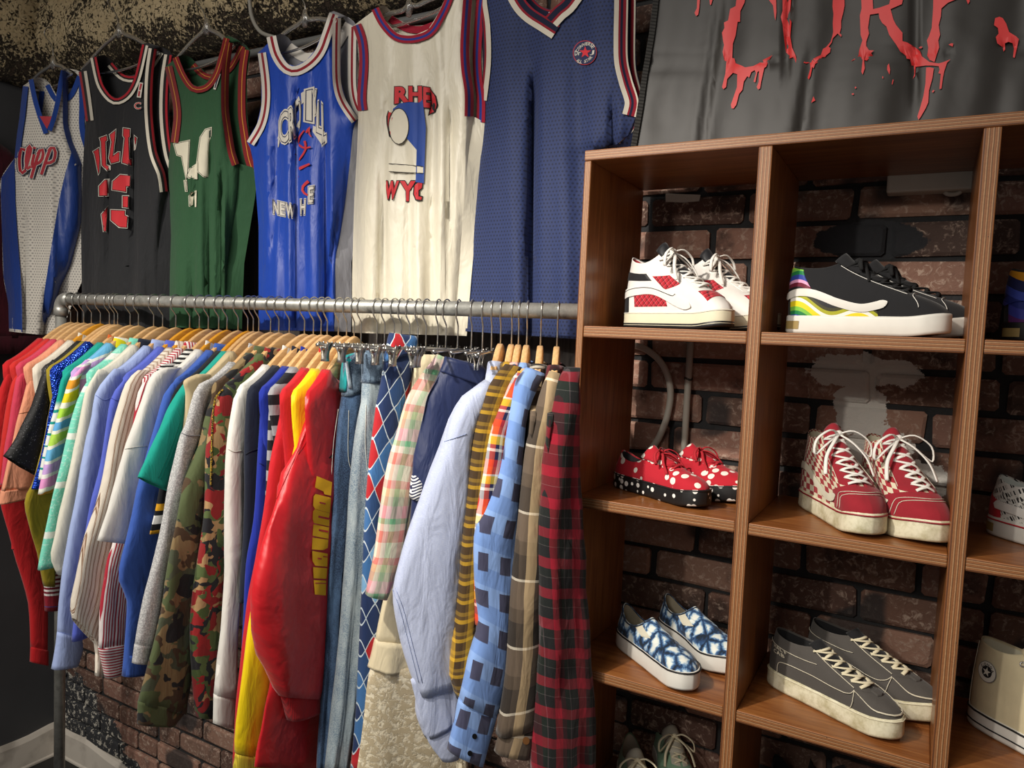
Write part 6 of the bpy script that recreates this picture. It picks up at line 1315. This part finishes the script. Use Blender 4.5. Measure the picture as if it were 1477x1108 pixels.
shoeH('white sneaker with black printed words and a red heel, nearest the wide divider', .118, 1.487, -44, 1, True)
shoeH('white sneaker with black print behind its twin, cut off by the right edge', .190, 1.535, -52, -1)
# J, K: bottom row
mnt = shoe_cloth('mint_canvas', '86a98c'); ofl = shoe_cloth('off_white_lining', 'bdb8a8')
def low(label, hx, hy, yaw, side, m, lin_, sl, lc, grp, tg=None, bow=.9, zh=.33):
    la = Last(.25, False, hs=.12, toe=.2, side=side, zh=zh, zs=zh-.085, zf=zh+.02)
    r = base_shoe('low_sneaker', label, hx, hy, yaw, Z4, grp, la, m, lin_, sl)
    for sg in (1, -1): la.patch(sg*.1, sg*.5, lambda u: .55, lambda u: .97, .0016).build('eyestay', tg or m, r)
    tongue(la, r, tg or lin_, .06, .07); lace_set(la, r, 5, .058, lc, .58, .94, .003, None, .004, True, bow, seed=12)
p_ = atz(908, 1060, Z4+.08); q_ = atz(955, 1030, Z4+.08)
low('mint green low sneaker with an off-white lining, bottom row left shoe', p_.x-.005, p_.y+.01, -62, 1, mnt, ofl, rub_w, clace, 'mint green sneakers', ofl)
low('mint green low sneaker with bowed beige laces, bottom row right shoe', q_.x-.005, q_.y+.012, -60, -1, mnt, ofl, rub_w, clace, 'mint green sneakers', ofl)
p_ = atz(1118, 1090, Z4+.115); q_ = atz(1165, 1086, Z4+.115)
low('black low sneaker in the bottom row, front shoe of its pair', p_.x-.005, p_.y+.005, -50, 1, bcan, bcan, rub_b, bln, 'black low sneakers', zh=.47)
low('black low sneaker in the bottom row behind its twin', q_.x+.0, q_.y+.03, -50, -1, bcan, bcan, rub_b, bln, 'black low sneakers', zh=.47)
# ---------------------------------------------------------------- light
def spot(name, loc, target, power, size=60, blend=.5, rad=.03, col=(1, .93, .83)):
    l = bpy.data.lights.new(name, 'SPOT'); l.energy = power; l.spot_size = radians(size); l.spot_blend = blend; l.shadow_soft_size = rad; l.color = col
    o = bpy.data.objects.new(name, l); COL.objects.link(o); o.location = loc
    o.rotation_euler = (Vector(target)-Vector(loc)).to_track_quat('-Z', 'Y').to_euler(); return o
spot('ceiling_spot', (-.95, .0, 2.60), (-.62, 1.3, 1.42), 128, 66, 1)
spot('ceiling_spot', (-2.0, -.1, 2.62), (-1.75, 1.3, 1.3), 98, 72, 1)
spot('ceiling_spot', (-.95, -.9, 2.35), (-.1, 1.4, 1.25), 40, 60, .9)
def area(name, loc, target, power, size, col=(1, .94, .86)):
    l = bpy.data.lights.new(name, 'AREA'); l.energy = power; l.size = size; l.color = col
    o = bpy.data.objects.new(name, l); COL.objects.link(o); o.location = loc
    o.rotation_euler = (Vector(target)-Vector(loc)).to_track_quat('-Z', 'Y').to_euler(); return o
area('soft_fill', (-1.2, -1.3, 3.1), (-1.0, 1.4, 1.6), 46, 1.6)  # added soft fill that brightens the plaster beam, not a lamp of the shop
w = bpy.data.worlds.new('room_light'); S.world = w; w.use_nodes = True
w.node_tree.nodes['Background'].inputs[0].default_value = (1, .95, .9, 1); w.node_tree.nodes['Background'].inputs[1].default_value = .19
S.view_settings.view_transform = 'Standard'; S.view_settings.look = 'None'; S.view_settings.gamma = 1; S.view_settings.exposure = .06
S.view_settings.use_curve_mapping = False
